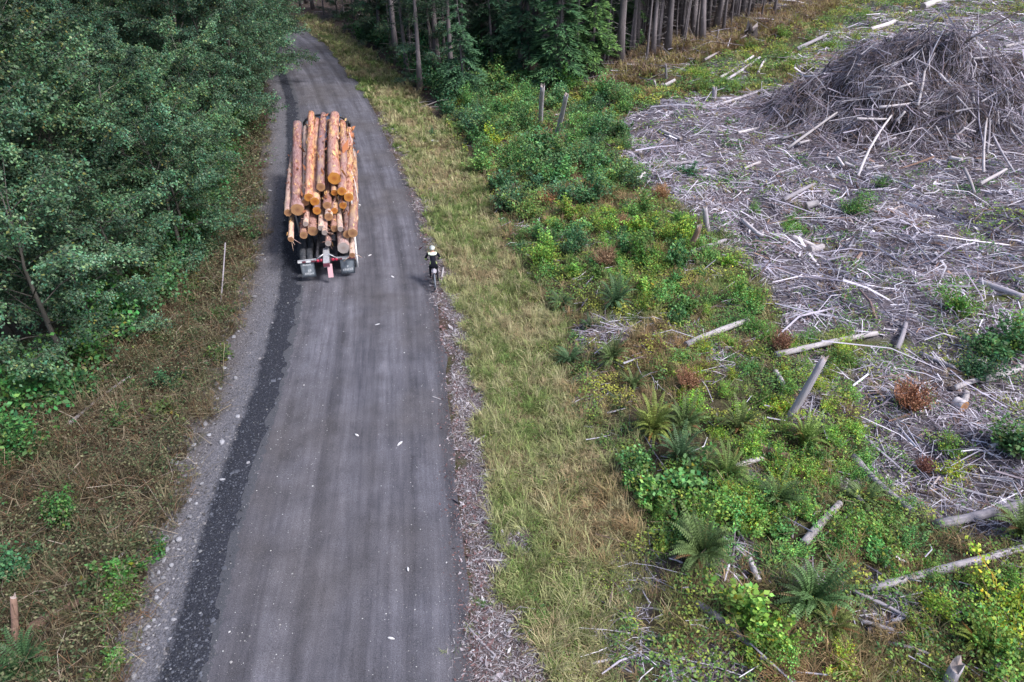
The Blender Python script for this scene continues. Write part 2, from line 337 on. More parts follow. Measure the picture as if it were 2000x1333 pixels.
rm = mat('packed_dirt', rough=.9, spec=.2); t = NT(rm); st = t.coord('UV', (1, .05, 1)); ob = t.coord('Object'); uvs = t.coord('UV'); sx = t.n('ShaderNodeSeparateXYZ'); t.l(uvs, sx.inputs[0])
s1 = t.noise(st, 1.3, 3, .5); s2 = t.noise(st, 6., 5, .65); b1 = t.noise(ob, .22, 4, .5); b2 = t.noise(ob, 1.1, 5, .6); f1 = t.noise(ob, 40., 6, .75); f2 = t.noise(ob, 11., 5, .65); b3 = t.noise(ob, 4.2, 6, .7)
c = t.ramp(s1, [(.32, (.066, .065, .082)), (.5, (.098, .096, .118)), (.7, (.132, .129, .156))])
c = t.mix(.38, c, t.ramp(s2, [(.36, (.048, .047, .056)), (.60, (.145, .141, .162))]))
mr = t.n('ShaderNodeMapRange'); mr.inputs[1].default_value = -6.5; mr.inputs[2].default_value = 0; wb = t.n('ShaderNodeMath', operation='MULTIPLY_ADD'); t.l(b2, wb.inputs[0]); wb.inputs[1].default_value = .35; t.l(sx.outputs[0], wb.inputs[2]); t.l(wb.outputs[0], mr.inputs[0])
tracks = t.ramp(mr.outputs[0], [(0, g3(.95)), (.12, g3(1.05)), (.19, g3(.78)), (.24, g3(1.12)), (.36, g3(1.2)), (.42, g3(.72)), (.46, g3(1.0)), (.56, g3(1.12)), (.64, g3(.80)), (.68, g3(1.1)), (.76, g3(1.15)), (.82, g3(.72)), (.87, g3(1.05)), (.95, g3(1.08)), (1, g3(.7))])
c = t.mix(1., c, tracks, 'MULTIPLY')
c = t.mix(t.ramp(b1, [(.42, g3(0)), (.64, g3(.55))]), c, (.085, .077, .078))
c = t.mix(1., c, t.ramp(b2, [(.3, g3(.78)), (.7, g3(1.18))]), 'MULTIPLY'); c = t.mix(1., c, t.ramp(f1, [(.3, g3(.45)), (.7, g3(1.6))]), 'MULTIPLY')
c = t.mix(t.ramp(f2, [(.66, g3(0)), (.74, g3(.5))]), c, (.24, .23, .24))
lf = t.n('ShaderNodeAttribute'); lf.attribute_name = 'Col'; ed = t.n('ShaderNodeMath', operation='MULTIPLY_ADD'); t.l(b3, ed.inputs[0]); ed.inputs[1].default_value = -.7; t.l(lf.outputs['Fac'], ed.inputs[2])
c = t.mix(t.ramp(ed.outputs[0], [(-.35, g3(1)), (.0, g3(0))]), c, t.mix(1., (.07, .072, .084), t.ramp(f1, [(.32, g3(.45)), (.7, g3(1.7))]), 'MULTIPLY'))
t.l(c, t.b.inputs['Base Color']); t.bump(f1, .8, .03)
def road_z(x, y, u):
    d = x - xr(y); tr = -.03 * np.exp(-((d + 1.3) / .3) ** 2) - .035 * np.exp(-((d + 3.3) / .32) ** 2) - .03 * np.exp(-((d + 4.2) / .3) ** 2) - .035 * np.exp(-((d + 5.4) / .3) ** 2)
    return .03 + .10 * (1 - (2 * u - 1) ** 2) + tr + (fbm(x / 1.2, y / 4, 21) - .5) * .05 + (vn(x / .22, y / .6, 23) - .5) * .012 * 1.4
ysr = np.concatenate([np.arange(-30, 5, 1.5), np.arange(5, 60, .18), np.arange(60, 190, .7)])
road = strip('road', lambda y: xl(y) + GRAV(y) - .25 + .12 * (vn(y / 3.2, 0, 31) - .5), lambda y: xr(y) + .28 * (vn(y / 1.3, 0, 32) - .4), ysr, 70, road_z, rm, lambda y: xr(y)); tag(road, kind='structure')
_co = np.zeros(len(road.data.vertices) * 3); road.data.vertices.foreach_get('co', _co); _co = _co.reshape(-1, 3); _d = np.clip(_co[:, 0] - xl(_co[:, 1]) - GRAV(_co[:, 1]) + .25, 0, 2)
_at = road.data.color_attributes.new('Col', 'FLOAT_COLOR', 'POINT'); _at.data.foreach_set('color', np.stack([_d, _d, _d, _d * 0 + 1], 1).astype(np.float32).ravel())
vm = mat('loose_gravel_bed', rough=.95, spec=.15); t = NT(vm); uvs = t.coord('UV'); ob = t.coord('Object'); sx = t.n('ShaderNodeSeparateXYZ'); t.l(uvs, sx.inputs[0])
nn = t.noise(ob, 1.6, 4); ma = t.n('ShaderNodeMath', operation='MULTIPLY_ADD'); t.l(nn, ma.inputs[0]); ma.inputs[1].default_value = .5; t.l(sx.outputs[0], ma.inputs[2])
c = t.ramp(ma.outputs[0], [(.30, (.21, .20, .22)), (.62, (.20, .20, .225)), (.74, (.06, .062, .072))])
mr = t.n('ShaderNodeMapRange'); mr.inputs[1].default_value = 0; mr.inputs[2].default_value = 4.0; t.l(ma.outputs[0], mr.inputs[0])
c = t.ramp(mr.outputs[0], [(.30, (.085, .075, .075)), (.44, (.10, .095, .105)), (.56, (.115, .113, .13)), (.64, (.10, .10, .116)), (.69, (.024, .026, .035)), (1, (.028, .030, .040))])
f1 = t.noise(ob, 38., 5, .8); f2 = t.noise(ob, 14, 4, .7); c = t.mix(1., c, t.ramp(f1, [(.30, g3(.3)), (.7, g3(2.1))]), 'MULTIPLY'); c = t.mix(1., c, t.ramp(f2, [(.3, g3(.6)), (.7, g3(1.4))]), 'MULTIPLY'); t.l(c, t.b.inputs['Base Color']); t.bump(f2, 1., .06)
def grav_z(x, y, u): return .015 + .05 * np.sin(np.pi * np.clip(u * 2 - .9, 0, 1)) + (vn(x / .3, y / .35, 41) - .5) * .05 + .08 * np.clip(u * 4 - 3.1, 0, 1) * 0 + .02 * u
gb = strip('gravel_shoulder', lambda y: xl(y) - .6 + .5 * (vn(y / .9, 0, 33) - .5), lambda y: xl(y) + GRAV(y), ysr, 26, grav_z, vm, lambda y: xl(y) + GRAV(y) - 3.4); tag(gb, kind='structure')

# ------------------------------------------------------------------ stuff on the ground
def stones_mesh(name, x, y, z, r, col, m):
    o = np.array([[1, 0, 0], [-.9, .1, 0], [0, 1, .1], [.1, -1, 0], [0, 0, .7], [.1, 0, -.6]], float); f = np.array([[0, 2, 4], [2, 1, 4], [1, 3, 4], [3, 0, 4]])
    n = len(x); a = rng.uniform(0, 6.28, n); ca, sa = np.cos(a)[:, None], np.sin(a)[:, None]; s = r[:, None] * rng.uniform(.65, 1.25, (n, 6))
    q = o[None] * s[..., None]; V = np.stack([q[..., 0] * ca - q[..., 1] * sa + x[:, None], q[..., 0] * sa + q[..., 1] * ca + y[:, None], q[..., 2] + z[:, None]], -1)
    return mk(name, V.reshape(-1, 3), None, ((np.arange(n) * 6)[:, None, None] + f[None]).reshape(-1, 3), [m], col=np.repeat(col, 6, 0))
n = 36000; y = 6 + 70 * rng.random(n) ** 1.9; u = rng.random(n); x = xl(y) - .5 + (GRAV(y) + .5) * u
r = np.exp(rng.normal(-4.15, .5, n)); dark = (x > xl(y) + GRAV(y) - 1.0 + .3 * (vn(x * 2, y * 2, 44) - .5))
gc = np.where(dark[:, None], np.array([[.052, .056, .070]]), np.array([[.12, .115, .122]])) * rng.uniform(.25, 1.9, (n, 1)) + (rng.random((n, 1)) < .025) * .12
uu = (x - xl(y) + .6) / (GRAV(y) + .6); zz = np.maximum(np.where(x < xl(y) - .3, H(x, y), -9), grav_z(x, y, uu)) + r * .15
tag(link('gravel', stones_mesh('gravel', x, y, zz + .0, r, gc, M['pebble'])), 'loose dark grey gravel along the left side of the road', 'gravel', kind='stuff')
n = 9000; y = 6 + 60 * rng.random(n) ** 1.5; x = xl(y) + GRAV(y) + rng.random(n) ** 1.15 * (xr(y) - xl(y) - GRAV(y)); r = np.exp(rng.normal(-4.75, .45, n)); k = 0
k = 450; y[:k] = rng.normal(21.5, 4.5, k); x[:k] = xl(y[:k]) + 3.2 + rng.normal(0, .7, k)
keep = (x > xl(y) + GRAV(y)) & (x < xr(y)); x, y, r = x[keep], y[keep], r[keep]
gc = np.array([[.22, .215, .22]]) * rng.uniform(.5, 1.5, (len(x), 1)) + (rng.random((len(x), 1)) < .22) * .28
tag(link('pebbles', stones_mesh('pebbles', x, y, road_z(x, y, .5 + 0 * x) - .01, r, gc, M['pebble'])), 'pale pebbles and wood crumbs scattered on the packed dirt road', 'pebbles', kind='stuff')

def stick_field(x, y, Lm, Ls, r, lift, tilt, cols, bend=.06, k=3, az=None, z=None):
    n = len(x); L = np.exp(rng.normal(math.log(Lm), Ls, n)); a = (vn(x / 3.1, y / 3.1, 77) * 9 + rng.normal(0, .75, n)) if az is None else az; e = rng.normal(0, tilt, n)
    z0 = (H(x, y) if z is None else z) + np.abs(rng.normal(0, lift, n)) + .01
    d = np.stack([np.cos(a) * np.cos(e), np.sin(a) * np.cos(e), np.sin(e)], 1); c = np.stack([x, y, z0], 1)
    P0 = c - d * L[:, None] / 2; P1 = c + d * L[:, None] / 2
    if z is None:
        for P in (P0, P1): P[:, 2] = np.maximum(P[:, 2], H(P[:, 0], P[:, 1]) + .005)
    rr = r * np.exp(rng.normal(0, .35, n)) * np.clip(L / Lm, .6, 1.8) ** .5
    V, F, m = sticks(P0, P1, rr, rr * .55, bend, k)
    cc = cols[rng.integers(0, len(cols), n)] * rng.uniform(.55, 1.25, (n, 1)); return V, F, np.repeat(cc, m, 0)
GREY = np.array([[.43, .40, .49], [.30, .27, .34], [.55, .52, .61], [.20, .17, .20], [.19, .135, .135], [.66, .63, .71]])
acc = Acc()
def add_slash(poly, dens, Lm, r, lift=.07, cols=GREY, bend=.06, tilt=.14, fall=True):
    x, y = scatter(poly, dens, falloff=fall)
    m = rng.random(len(x)) < np.clip(fbm(x / 1.7, y / 1.7, 78) * 3.0 - .65, .25, 1); x, y = x[m], y[m]
    if len(x): acc.add(*(lambda V, F, c: (V, F, None, c))(*stick_field(x, y, Lm, .5, r, lift, tilt, cols, bend)))
add_slash(Z_SLASH, 72, .44, .0105, bend=.13, tilt=.25); add_slash(Z_SLASH, 15, 1.0, .014, .14, bend=.12); add_slash(Z_SLASH, 1.6, 1.6, .028, .1, bend=.05)
add_slash(Z_SLASH2, 85, .32, .007, bend=.13, tilt=.25); add_slash(Z_SLASH2, 13, .8, .011, .1, bend=.13); add_slash(Z_SLASH2, 1.0, 1.3, .022, .08)
add_slash(Z_SLASH3, 9, .7, .018, .15, bend=.1, fall=False); add_slash(Z_SLASH3, 1.6, 1.6, .035, .15, bend=.06, fall=False); add_slash(Z_BRUSH0, 1.2, 2.0, .03, .3, bend=.05, fall=False)
BRN = np.array([[.24, .15, .12], [.30, .20, .16], [.16, .11, .10], [.40, .33, .32]])
add_slash(Z_SLASH, 5, .42, .032, .06, np.concatenate([GREY[[0, 2, 5]], BRN]), .03, .2); add_slash(Z_SLASH, .7, .6, .06, .05, np.concatenate([GREY[[0, 2, 5]], BRN[:2]]), .02, .2); add_slash(Z_SLASH2, 6, .32, .026, .05, np.concatenate([GREY[[0, 2]], BRN]), .03, .2); add_slash(Z_GREEN, 1.5, .4, .025, .08, GREY, .03, .25)
for p in Z_PATCH: add_slash(p, 75, .32, .008, .05); add_slash(p, 14, .7, .012, .08)
add_slash(Z_GREEN, 3.2, .7, .012, .1); add_slash(Z_FOREST, 3, 1.2, .02, .15, np.array([[.30, .27, .28], [.2, .17, .17]]))
slash = link('slash_litter', acc.mesh('slash_litter', [M['twig']])); tag(slash, 'grey tangle of twigs and slash covering the cleared ground', 'slash', kind='stuff')
# chips and bark bits
def chips(poly, dens, Lm, cols, name, label):
    x, y = scatter(poly, dens); n = len(x); a = rng.uniform(0, 6.28, n); A = np.stack([np.cos(a), np.sin(a), rng.normal(0, .3, n)], 1); N = unit(np.stack([rng.normal(0, .5, n), rng.normal(0, .5, n), np.ones(n)], 1))
    L = np.exp(rng.normal(math.log(Lm), .5, n)); V, F, c = leafq(P3(x, y, .02 + .03 * rng.random(n)), A, N, L, L * rng.uniform(.15, .5, n), cols[rng.integers(0, len(cols), n)] * rng.uniform(.6, 1.3, (n, 1)))
    return V, F, None, c
acc = Acc(); CH = np.array([[.38, .36, .39], [.28, .25, .28], [.46, .44, .47], [.22, .17, .17], [.18, .11, .11], [.36, .33, .36], [.14, .12, .12]])
acc.add(*chips(Z_CHIPS, 850, .042, CH * .9, '', '')); acc.add(*chips(Z_CHIPS, 60, .10, CH, '', '')); x, y = scatter(Z_CHIPS, 220); V, F, c = stick_field(x, y, .15, .6, .005, .02, .14, CH, .1); acc.add(V, F, None, c)
x, y = scatter(Z_CHIPS, 5); V, F, c = stick_field(x, y, .42, .35, .008, .03, .1, CH[[0, 2, 5]], .1); acc.add(V, F, None, c)
n = 9000; y = 6 + 50 * rng.random(n) ** 1.5; x = xr(y) + rng.normal(.12, .24, n); A = rng.normal(0, 1, (n, 3)) * np.array([1, 1, .25]); L = np.exp(rng.normal(-3.1, .5, n)); N = unit(rng.normal(0, .4, (n, 3)) + np.array([0, 0, 1.]))
RED = np.array([[.17, .085, .085], [.22, .13, .13], [.12, .07, .07], [.34, .30, .32], [.10, .08, .08]]); V, F, c = leafq(np.stack([x, y, np.where(x < xr(y), .055, np.maximum(H(x, y), 0) + .03) + .02 * rng.random(n)], 1), A, N, L, L * rng.uniform(.2, .6, n), RED[rng.integers(0, 5, n)] * rng.uniform(.6, 1.3, (n, 1))); acc.add(V, F, None, c)
tag(link('bark_litter', acc.mesh('bark_litter', [M['chip']])), 'strip of wood chips and bark bits along the right road edge', 'litter', kind='stuff')
acc = Acc(); acc.add(*chips(Z_SLASH2, 60, .11, CH, '', '')); acc.add(*chips(Z_SLASH, 40, .13, CH[[0, 2, 5, 3]], '', ''))
for p in Z_PATCH: acc.add(*chips(p, 120, .08, CH, '', ''))
tag(link('wood_chips', acc.mesh('wood_chips', [M['chip']])), 'pale wood chips strewn through the slash', 'litter', kind='stuff')

# grass
def grass(poly, dens, Lm, W, cols, clump=1.2, lean=.45, thr=.0, seed=50, fall=True, per=13, spread=.05):
    x, y = scatter(poly, dens / per, falloff=fall); n1 = fbm(x / clump, y / clump, seed); m = rng.random(len(x)) < np.clip((n1 - thr) * 2.6, .06, 1); x, y, n1 = x[m], y[m], n1[m]; n = len(x)
    w = fbm(x / 2.2, y / 2.2, seed + 3); sel = np.clip((w * 1.7 - .35 + rng.normal(0, .22, n)) * len(cols), 0, len(cols) - .01).astype(int); tc = cols[sel] * rng.uniform(.55, 1.4, (n, 1)); tl = Lm * rng.uniform(.5, 1.55, n) * (.5 + n1); ta = rng.uniform(0, 6.28, n); tle = np.abs(rng.normal(0, lean * .8, n))
    rp = lambda q: np.repeat(q, per, 0); x, y = rp(x) + rng.normal(0, spread, n * per), rp(y) + rng.normal(0, spread, n * per); k = n * per
    far = np.clip(np.hypot(x, y) / 24, 1, 2.6); az = np.where(rng.random(k) < .5, rp(ta) + rng.normal(0, .5, k), rng.uniform(0, 6.28, k))
    V, F4, F3 = blades(P3(x, y, -.01), rp(tl) * rng.uniform(.6, 1.2, k), W * far * rng.uniform(.7, 1.3, k), az, np.abs(rng.normal(lean * .6, .3, k)) + rp(tle) * .6, rng.uniform(.2, 1.1, k))
    return V, F4, F3, np.repeat(rp(tc) * rng.uniform(.75, 1.25, (k, 1)), 4, 0)
GR = np.array([[.40, .32, .19], [.43, .40, .23], [.37, .38, .18], [.27, .32, .12], [.16, .24, .07]])
TAN = np.array([[.30, .19, .10], [.38, .27, .15], [.34, .27, .14], [.20, .19, .08]])
acc = Acc(); acc.add(*grass(Z_VERGE, 820, .32, .013, GR, .6, .6, .06)); acc.add(*grass(Z_CHIPS, 90, .18, .007, GR, .7, .6, .45, 55)); acc.add(*grass(Z_VERGE, 240, .16, .014, np.array([[.30, .22, .14], [.40, .33, .22], [.24, .17, .11]]), .5, .8, .3, 57)); acc.add(*grass(Z_VERGE, 200, .6, .011, GR[:4], .9, .45, .34, 58))
tag(link('grass', acc.mesh('grass', [M['blade']])), 'yellow green grass growing along the right verge of the road', 'grass', kind='stuff')
acc = Acc(); acc.add(*grass(Z_GREEN, 300, .42, .011, np.concatenate([TAN, GR[2:]]), 1.1, .5, .28, 60)); acc.add(*grass(Z_SLASH, 90, .35, .009, np.concatenate([TAN[1:], GR[3:]]), 1.3, .5, .46, 61)); acc.add(*grass(Z_SLASH2, 160, .3, .008, np.concatenate([TAN[1:], GR[3:]]), 1.0, .5, .42, 62))
x, y = scatter(Z_GREEN, 10); V, F, c = stick_field(x, y, .5, .4, .005, .25, .8, np.array([[.26, .17, .11], [.36, .28, .20]]), .1); acc.add(V, F, None, c)
for cx, cy, rr in ((1150, 1010, 110), (1230, 1080, 70), (1600, 1260, 150), (1750, 1300, 120), (1160, 790, 60), (1120, 390, 90), (1240, 400, 60), (1480, 1300, 90), (1700, 1090, 80), (1300, 690, 70), (1350, 1220, 70)):
    p = zone([(cx + rr * math.cos(a) * 1.15, cy + rr * .75 * math.sin(a)) for a in np.linspace(0, 2 * np.pi, 9)[:-1]]); acc.add(*grass(p, 360, .45, .012, TAN, .7, .6, .1, 70))
tag(link('dry_grass', acc.mesh('dry_grass', [M['blade']])), 'dry tan grass growing between the shrubs of the cleared ground', 'grass', kind='stuff')

Z_BRUSH = Z_BRUSH0
acc = Acc(); acc.add(*grass(Z_BRUSH, 230, .8, .016, np.array([[.26, .17, .10], [.34, .26, .13], [.30, .27, .10], [.22, .15, .11]]), 1.5, .6, .1, 71, False)); x, y = scatter(Z_BRUSH, 9, falloff=False); V, F, c = stick_field(x, y, 1.0, .5, .014, .3, .6, np.array([[.34, .30, .31], [.24, .18, .15]]), .1); acc.add(V, F, None, c)
tag(link('dry_brush', acc.mesh('dry_brush', [M['blade']])), 'dry brown brush in front of the bare trunks', 'brush', kind='stuff')
# low leafy cover
def herbs(poly, dens, hm, Ls, cols, clump, thr, seed, fall=True, up=.9):
    x, y = scatter(poly, dens, falloff=fall); n1 = fbm(x / clump, y / clump, seed); m = rng.random(len(x)) < np.clip((n1 - thr) * 4, 0, 1); x, y, n1 = x[m], y[m], n1[m]; n = len(x)
    far = np.clip(np.hypot(x, y) / 26, 1, 2.0); a = rng.uniform(0, 6.28, n); A = np.stack([np.cos(a), np.sin(a), rng.normal(0, .35, n)], 1); N = unit(np.stack([rng.normal(0, .5, n), rng.normal(0, .5, n), np.full(n, up)], 1))
    L = Ls * rng.uniform(.6, 1.4, n) * far; z = hm * rng.random(n) ** .7 * np.clip((n1 - thr) * 5, .15, 1.2)
    w = fbm(x / 1.9, y / 1.9, seed + 7); sel = np.clip((w * 1.5 - .25 + rng.normal(0, .15, n)) * len(cols), 0, len(cols) - .01).astype(int)
    V, F, c = leafq(P3(x, y, z), A, N, L, L * .62, cols[sel] * rng.uniform(.6, 1.35, (n, 1))); return V, F, None, c
GH = np.array([[.07, .17, .065], [.12, .24, .07], [.19, .31, .075], [.30, .37, .075], [.40, .41, .08]])
acc = Acc(); acc.add(*herbs(Z_GREEN, 330, .36, .086, GH, .9, .34, 80)); acc.add(*herbs(Z_VERGE, 260, .2, .055, GH[0:4], .7, .46, 84)); acc.add(*herbs(Z_SLASH, 170, .3, .085, GH[0:4], 1.3, .50, 88)); acc.add(*herbs(Z_SLASH2, 260, .28, .075, GH[0:], .9, .42, 89))
acc.add(*herbs(Z_FOREST, 25, .3, .1, np.array([[.03, .06, .03], [.05, .09, .04]]), 2.5, .4, 90))
tag(link('ground_cover', acc.mesh('ground_cover', [M['blade']])), 'low green leafy herbs covering the cleared ground', 'ground cover', kind='stuff')
# left bank: dead bracken and herbs
acc = Acc(); BR = np.array([[.16, .09, .055], [.22, .14, .08], [.12, .08, .055], [.28, .23, .16], [.16, .14, .09], [.09, .07, .05]])
x, y = scatter(Z_BANK, 78); V, F, c = stick_field(x, y, .42, .5, .005, .28, .8, BR, .14, az=rng.uniform(0, 6.28, len(x))); acc.add(V, F, None, c)
x, y = scatter(Z_BANK, 6); V, F, c = stick_field(x, y, .9, .4, .007, .2, .4, np.array([[.34, .29, .24], [.24, .17, .12]]), .12, az=rng.uniform(0, 6.28, len(x))); acc.add(V, F, None, c)
tag(link('dead_bracken', acc.mesh('dead_bracken', [M['twig']])), 'brown dead bracken stems matted on the left bank', 'bracken', kind='stuff')
acc = Acc(); acc.add(*herbs(Z_BANK, 260, .75, .078, np.array([[.10, .065, .035], [.10, .09, .045], [.085, .115, .05], [.20, .20, .11], [.055, .10, .045], [.13, .115, .07]]), .5, .28, 95)); acc.add(*grass(Z_BANK, 90, .85, .010, np.array([[.24, .19, .12], [.19, .17, .10], [.14, .11, .07]]), .9, .5, .3, 98)); acc.add(*grass(Z_BANK, 190, .5, .011, np.array([[.12, .075, .045], [.18, .14, .08], [.12, .125, .06], [.085, .12, .05]]), .6, .5, .2, 97))
tag(link('bank_undergrowth', acc.mesh('bank_undergrowth', [M['blade']])), 'brown and olive undergrowth on the left bank', 'undergrowth', kind='stuff')

# ------------------------------------------------------------------ plants: prototypes (meshes shared by the copies)
def alder_mesh(seed, Ht, Rc, nl=26, nt=17, nlf=66, low=.10, leafL=.115):
    g = np.random.default_rng(seed); lf = Acc(); wd = Acc()
    k = 9; tz = np.linspace(0, 1, k); tp = np.stack([g.normal(0, .02, k).cumsum() * Ht * .5, g.normal(0, .02, k).cumsum() * Ht * .5, tz * Ht * .95], 1); tp[0, :2] = 0
    V, F, F3 = tube(tp, np.interp(tz, [0, 1], [.014 * Ht + .02, .012]), 7); wd.add(V, F, F3)
    for i in range(nl):
        tt = low + (.97 - low) * (i + g.random()) / nl; az = i * 2.4 + g.normal(0, .3); p0 = np.array([np.interp(tt, tz, tp[:, j]) for j in range(3)])
        prof = math.sin(math.pi * min(1, .25 + .72 * tt)) ** .7; L = Rc * (.45 + .75 * prof) * g.uniform(.75, 1.2); el = R(g.uniform(8, 35) + 30 * tt)
        s = np.linspace(0, 1, 5); rr = L * s; zz = L * (math.tan(el) * s - .35 * s ** 2); wob = g.normal(0, .06, 5).cumsum() * L * .4
        d = np.array([math.cos(az), math.sin(az)]); nrm = np.array([-d[1], d[0]])
        lp = np.stack([p0[0] + d[0] * rr + nrm[0] * wob, p0[1] + d[1] * rr + nrm[1] * wob, p0[2] + zz], 1)
        V, F, F3 = tube(lp, np.linspace(.008 + .005 * L, .004, 5), 5); wd.add(V, F, F3)
        st = g.uniform(.22, 1, nt); side = np.where(np.arange(nt) % 2, 1., -1.)
        b = np.stack([np.interp(st, s, lp[:, j]) for j in range(3)], 1); ta = az + side * g.uniform(.4, 1.1, nt) * np.where(st > .9, .3, 1); tl = L * .40 * g.uniform(.5, 1.15, nt) * (1.15 - .5 * st)
        td = unit(np.stack([np.cos(ta), np.sin(ta), g.normal(.12, .25, nt)], 1)); e = b + td * tl[:, None]; e[:, 2] -= .12 * tl
        V, F, m = sticks(b, e, .008, .003, .05, 3, g); wd.add(V, F)
        q = g.random((nt, nlf)) ** .8; c0 = b[:, None] * (1 - q[..., None]) + e[:, None] * q[..., None]; c0 = (c0 + g.normal(0, .085, c0.shape)).reshape(-1, 3)
        n = len(c0); A = np.repeat(td, nlf, 0) * .6 + g.normal(0, .6, (n, 3)); A[:, 2] -= .25; N = unit(g.normal(0, .55, (n, 3)) + np.array([0, 0, 1.])); LL = leafL * g.uniform(.55, 1.3, n)
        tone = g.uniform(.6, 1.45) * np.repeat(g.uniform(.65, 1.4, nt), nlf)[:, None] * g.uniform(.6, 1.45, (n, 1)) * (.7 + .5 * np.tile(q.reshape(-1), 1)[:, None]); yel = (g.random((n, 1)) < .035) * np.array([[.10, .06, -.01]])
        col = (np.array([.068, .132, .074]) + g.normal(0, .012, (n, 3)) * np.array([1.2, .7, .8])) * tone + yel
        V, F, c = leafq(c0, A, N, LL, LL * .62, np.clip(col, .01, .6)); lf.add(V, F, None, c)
    return lf.mesh('crown', [M['leaf']]), wd.mesh('trunk', [M['alder_bark']])
ALD = [alder_mesh(101, 8.5, 2.7), alder_mesh(102, 10, 2.9, 28, 17, 68, .12), alder_mesh(103, 7, 2.4, 24, 16, 64, .05), alder_mesh(104, 10.5, 3.2, 30, 17, 68, .15), alder_mesh(105, 5, 2.1, 20, 15, 60, .03, .10)]
ALD_H = [8.5, 10, 7, 10.5, 5]
def put(name, meshes, loc, rz, s, color, label, cat, group, tilt=(0, 0)):
    o = empty(name, loc, (tilt[0], tilt[1], rz), s)
    for nm, me in meshes:
        c = link(nm, me, o); c.color = (*color, 1)
        if nm == 'dead_branches': c['kind'] = 'stuff'
    last_root[0] = o; return tag(o, label, cat, group)
last_root = [None]
def tree(v, x, y, s, color, label, group, sz=1.0, name='alder_tree'):
    put(name, [('crown', ALD[v][0]), ('trunk', ALD[v][1])], (x, y, float(H(x, y)) - .05), rng.uniform(0, 6.28), (s, s, s * sz), color, label, 'tree', group)
def tint(base=1., sp=.12, warm=0.):
    b = base * (1 + rng.normal(0, sp)); return (b * (1 + warm + rng.normal(0, .07)), b, b * (1 + rng.normal(0, .07) - warm * .5))
def seen(x, y, z, m=60):
    a, b = project(x, y, z); return (-m < a < 2000 + m) and (-m < b < 1333 + m)
nT = nF = 0
ORD = ['first', 'second', 'third', 'fourth', 'fifth', 'sixth', 'seventh', 'eighth', 'ninth', 'tenth', 'eleventh', 'twelfth', 'thirteenth', 'fourteenth', 'fifteenth', 'sixteenth', 'seventeenth', 'eighteenth', 'nineteenth', 'twentieth'] + ['twenty-' + q for q in ('first', 'second', 'third', 'fourth', 'fifth', 'sixth', 'seventh', 'eighth', 'ninth')] + ['thirtieth'] + ['thirty-' + q for q in ('first', 'second', 'third', 'fourth', 'fifth', 'sixth', 'seventh', 'eighth', 'ninth')]
for row in range(6):
    for yy in np.arange(11, 112, 3.1 + .25 * row):
        off = CAN(yy) + (1.3, 3.6, 6.6, 10, 14, 18.5)[row] + rng.normal(0, .5); y0 = yy + rng.normal(0, .8); x0 = float(xl(y0)) - off
        v = rng.choice([(2, 4), (0, 2), (0, 1), (1, 3), (1, 3), (1, 3)][row]); s = rng.uniform(.88, 1.15)
        if yy < 16: v, s = (4 if row == 0 else 2), rng.uniform(.85, 1.0)
        hh = ALD_H[v] * s
        if not (seen(x0, y0, hh * .8, 150) or seen(x0, y0, hh * .35, 60)): continue
        if row > 3 and yy < 30: continue
        if row <= 1 and yy > 46: v, s = 3, rng.uniform(.95, 1.15); x0 += 1.0
        lab = ('leafy green alder at the front of the left roadside thicket' if row == 0 else 'tall green alder deep inside the left roadside thicket')
        if row == 0: nF += 1; lab = 'front row alder of the left thicket, %s counted up from the bottom' % ORD[nF - 1]
        tree(v, x0, y0, s, tint(1. if row else 1.06, .14, .05 * rng.random()), lab, 'alders of the left thicket'); nT += 1

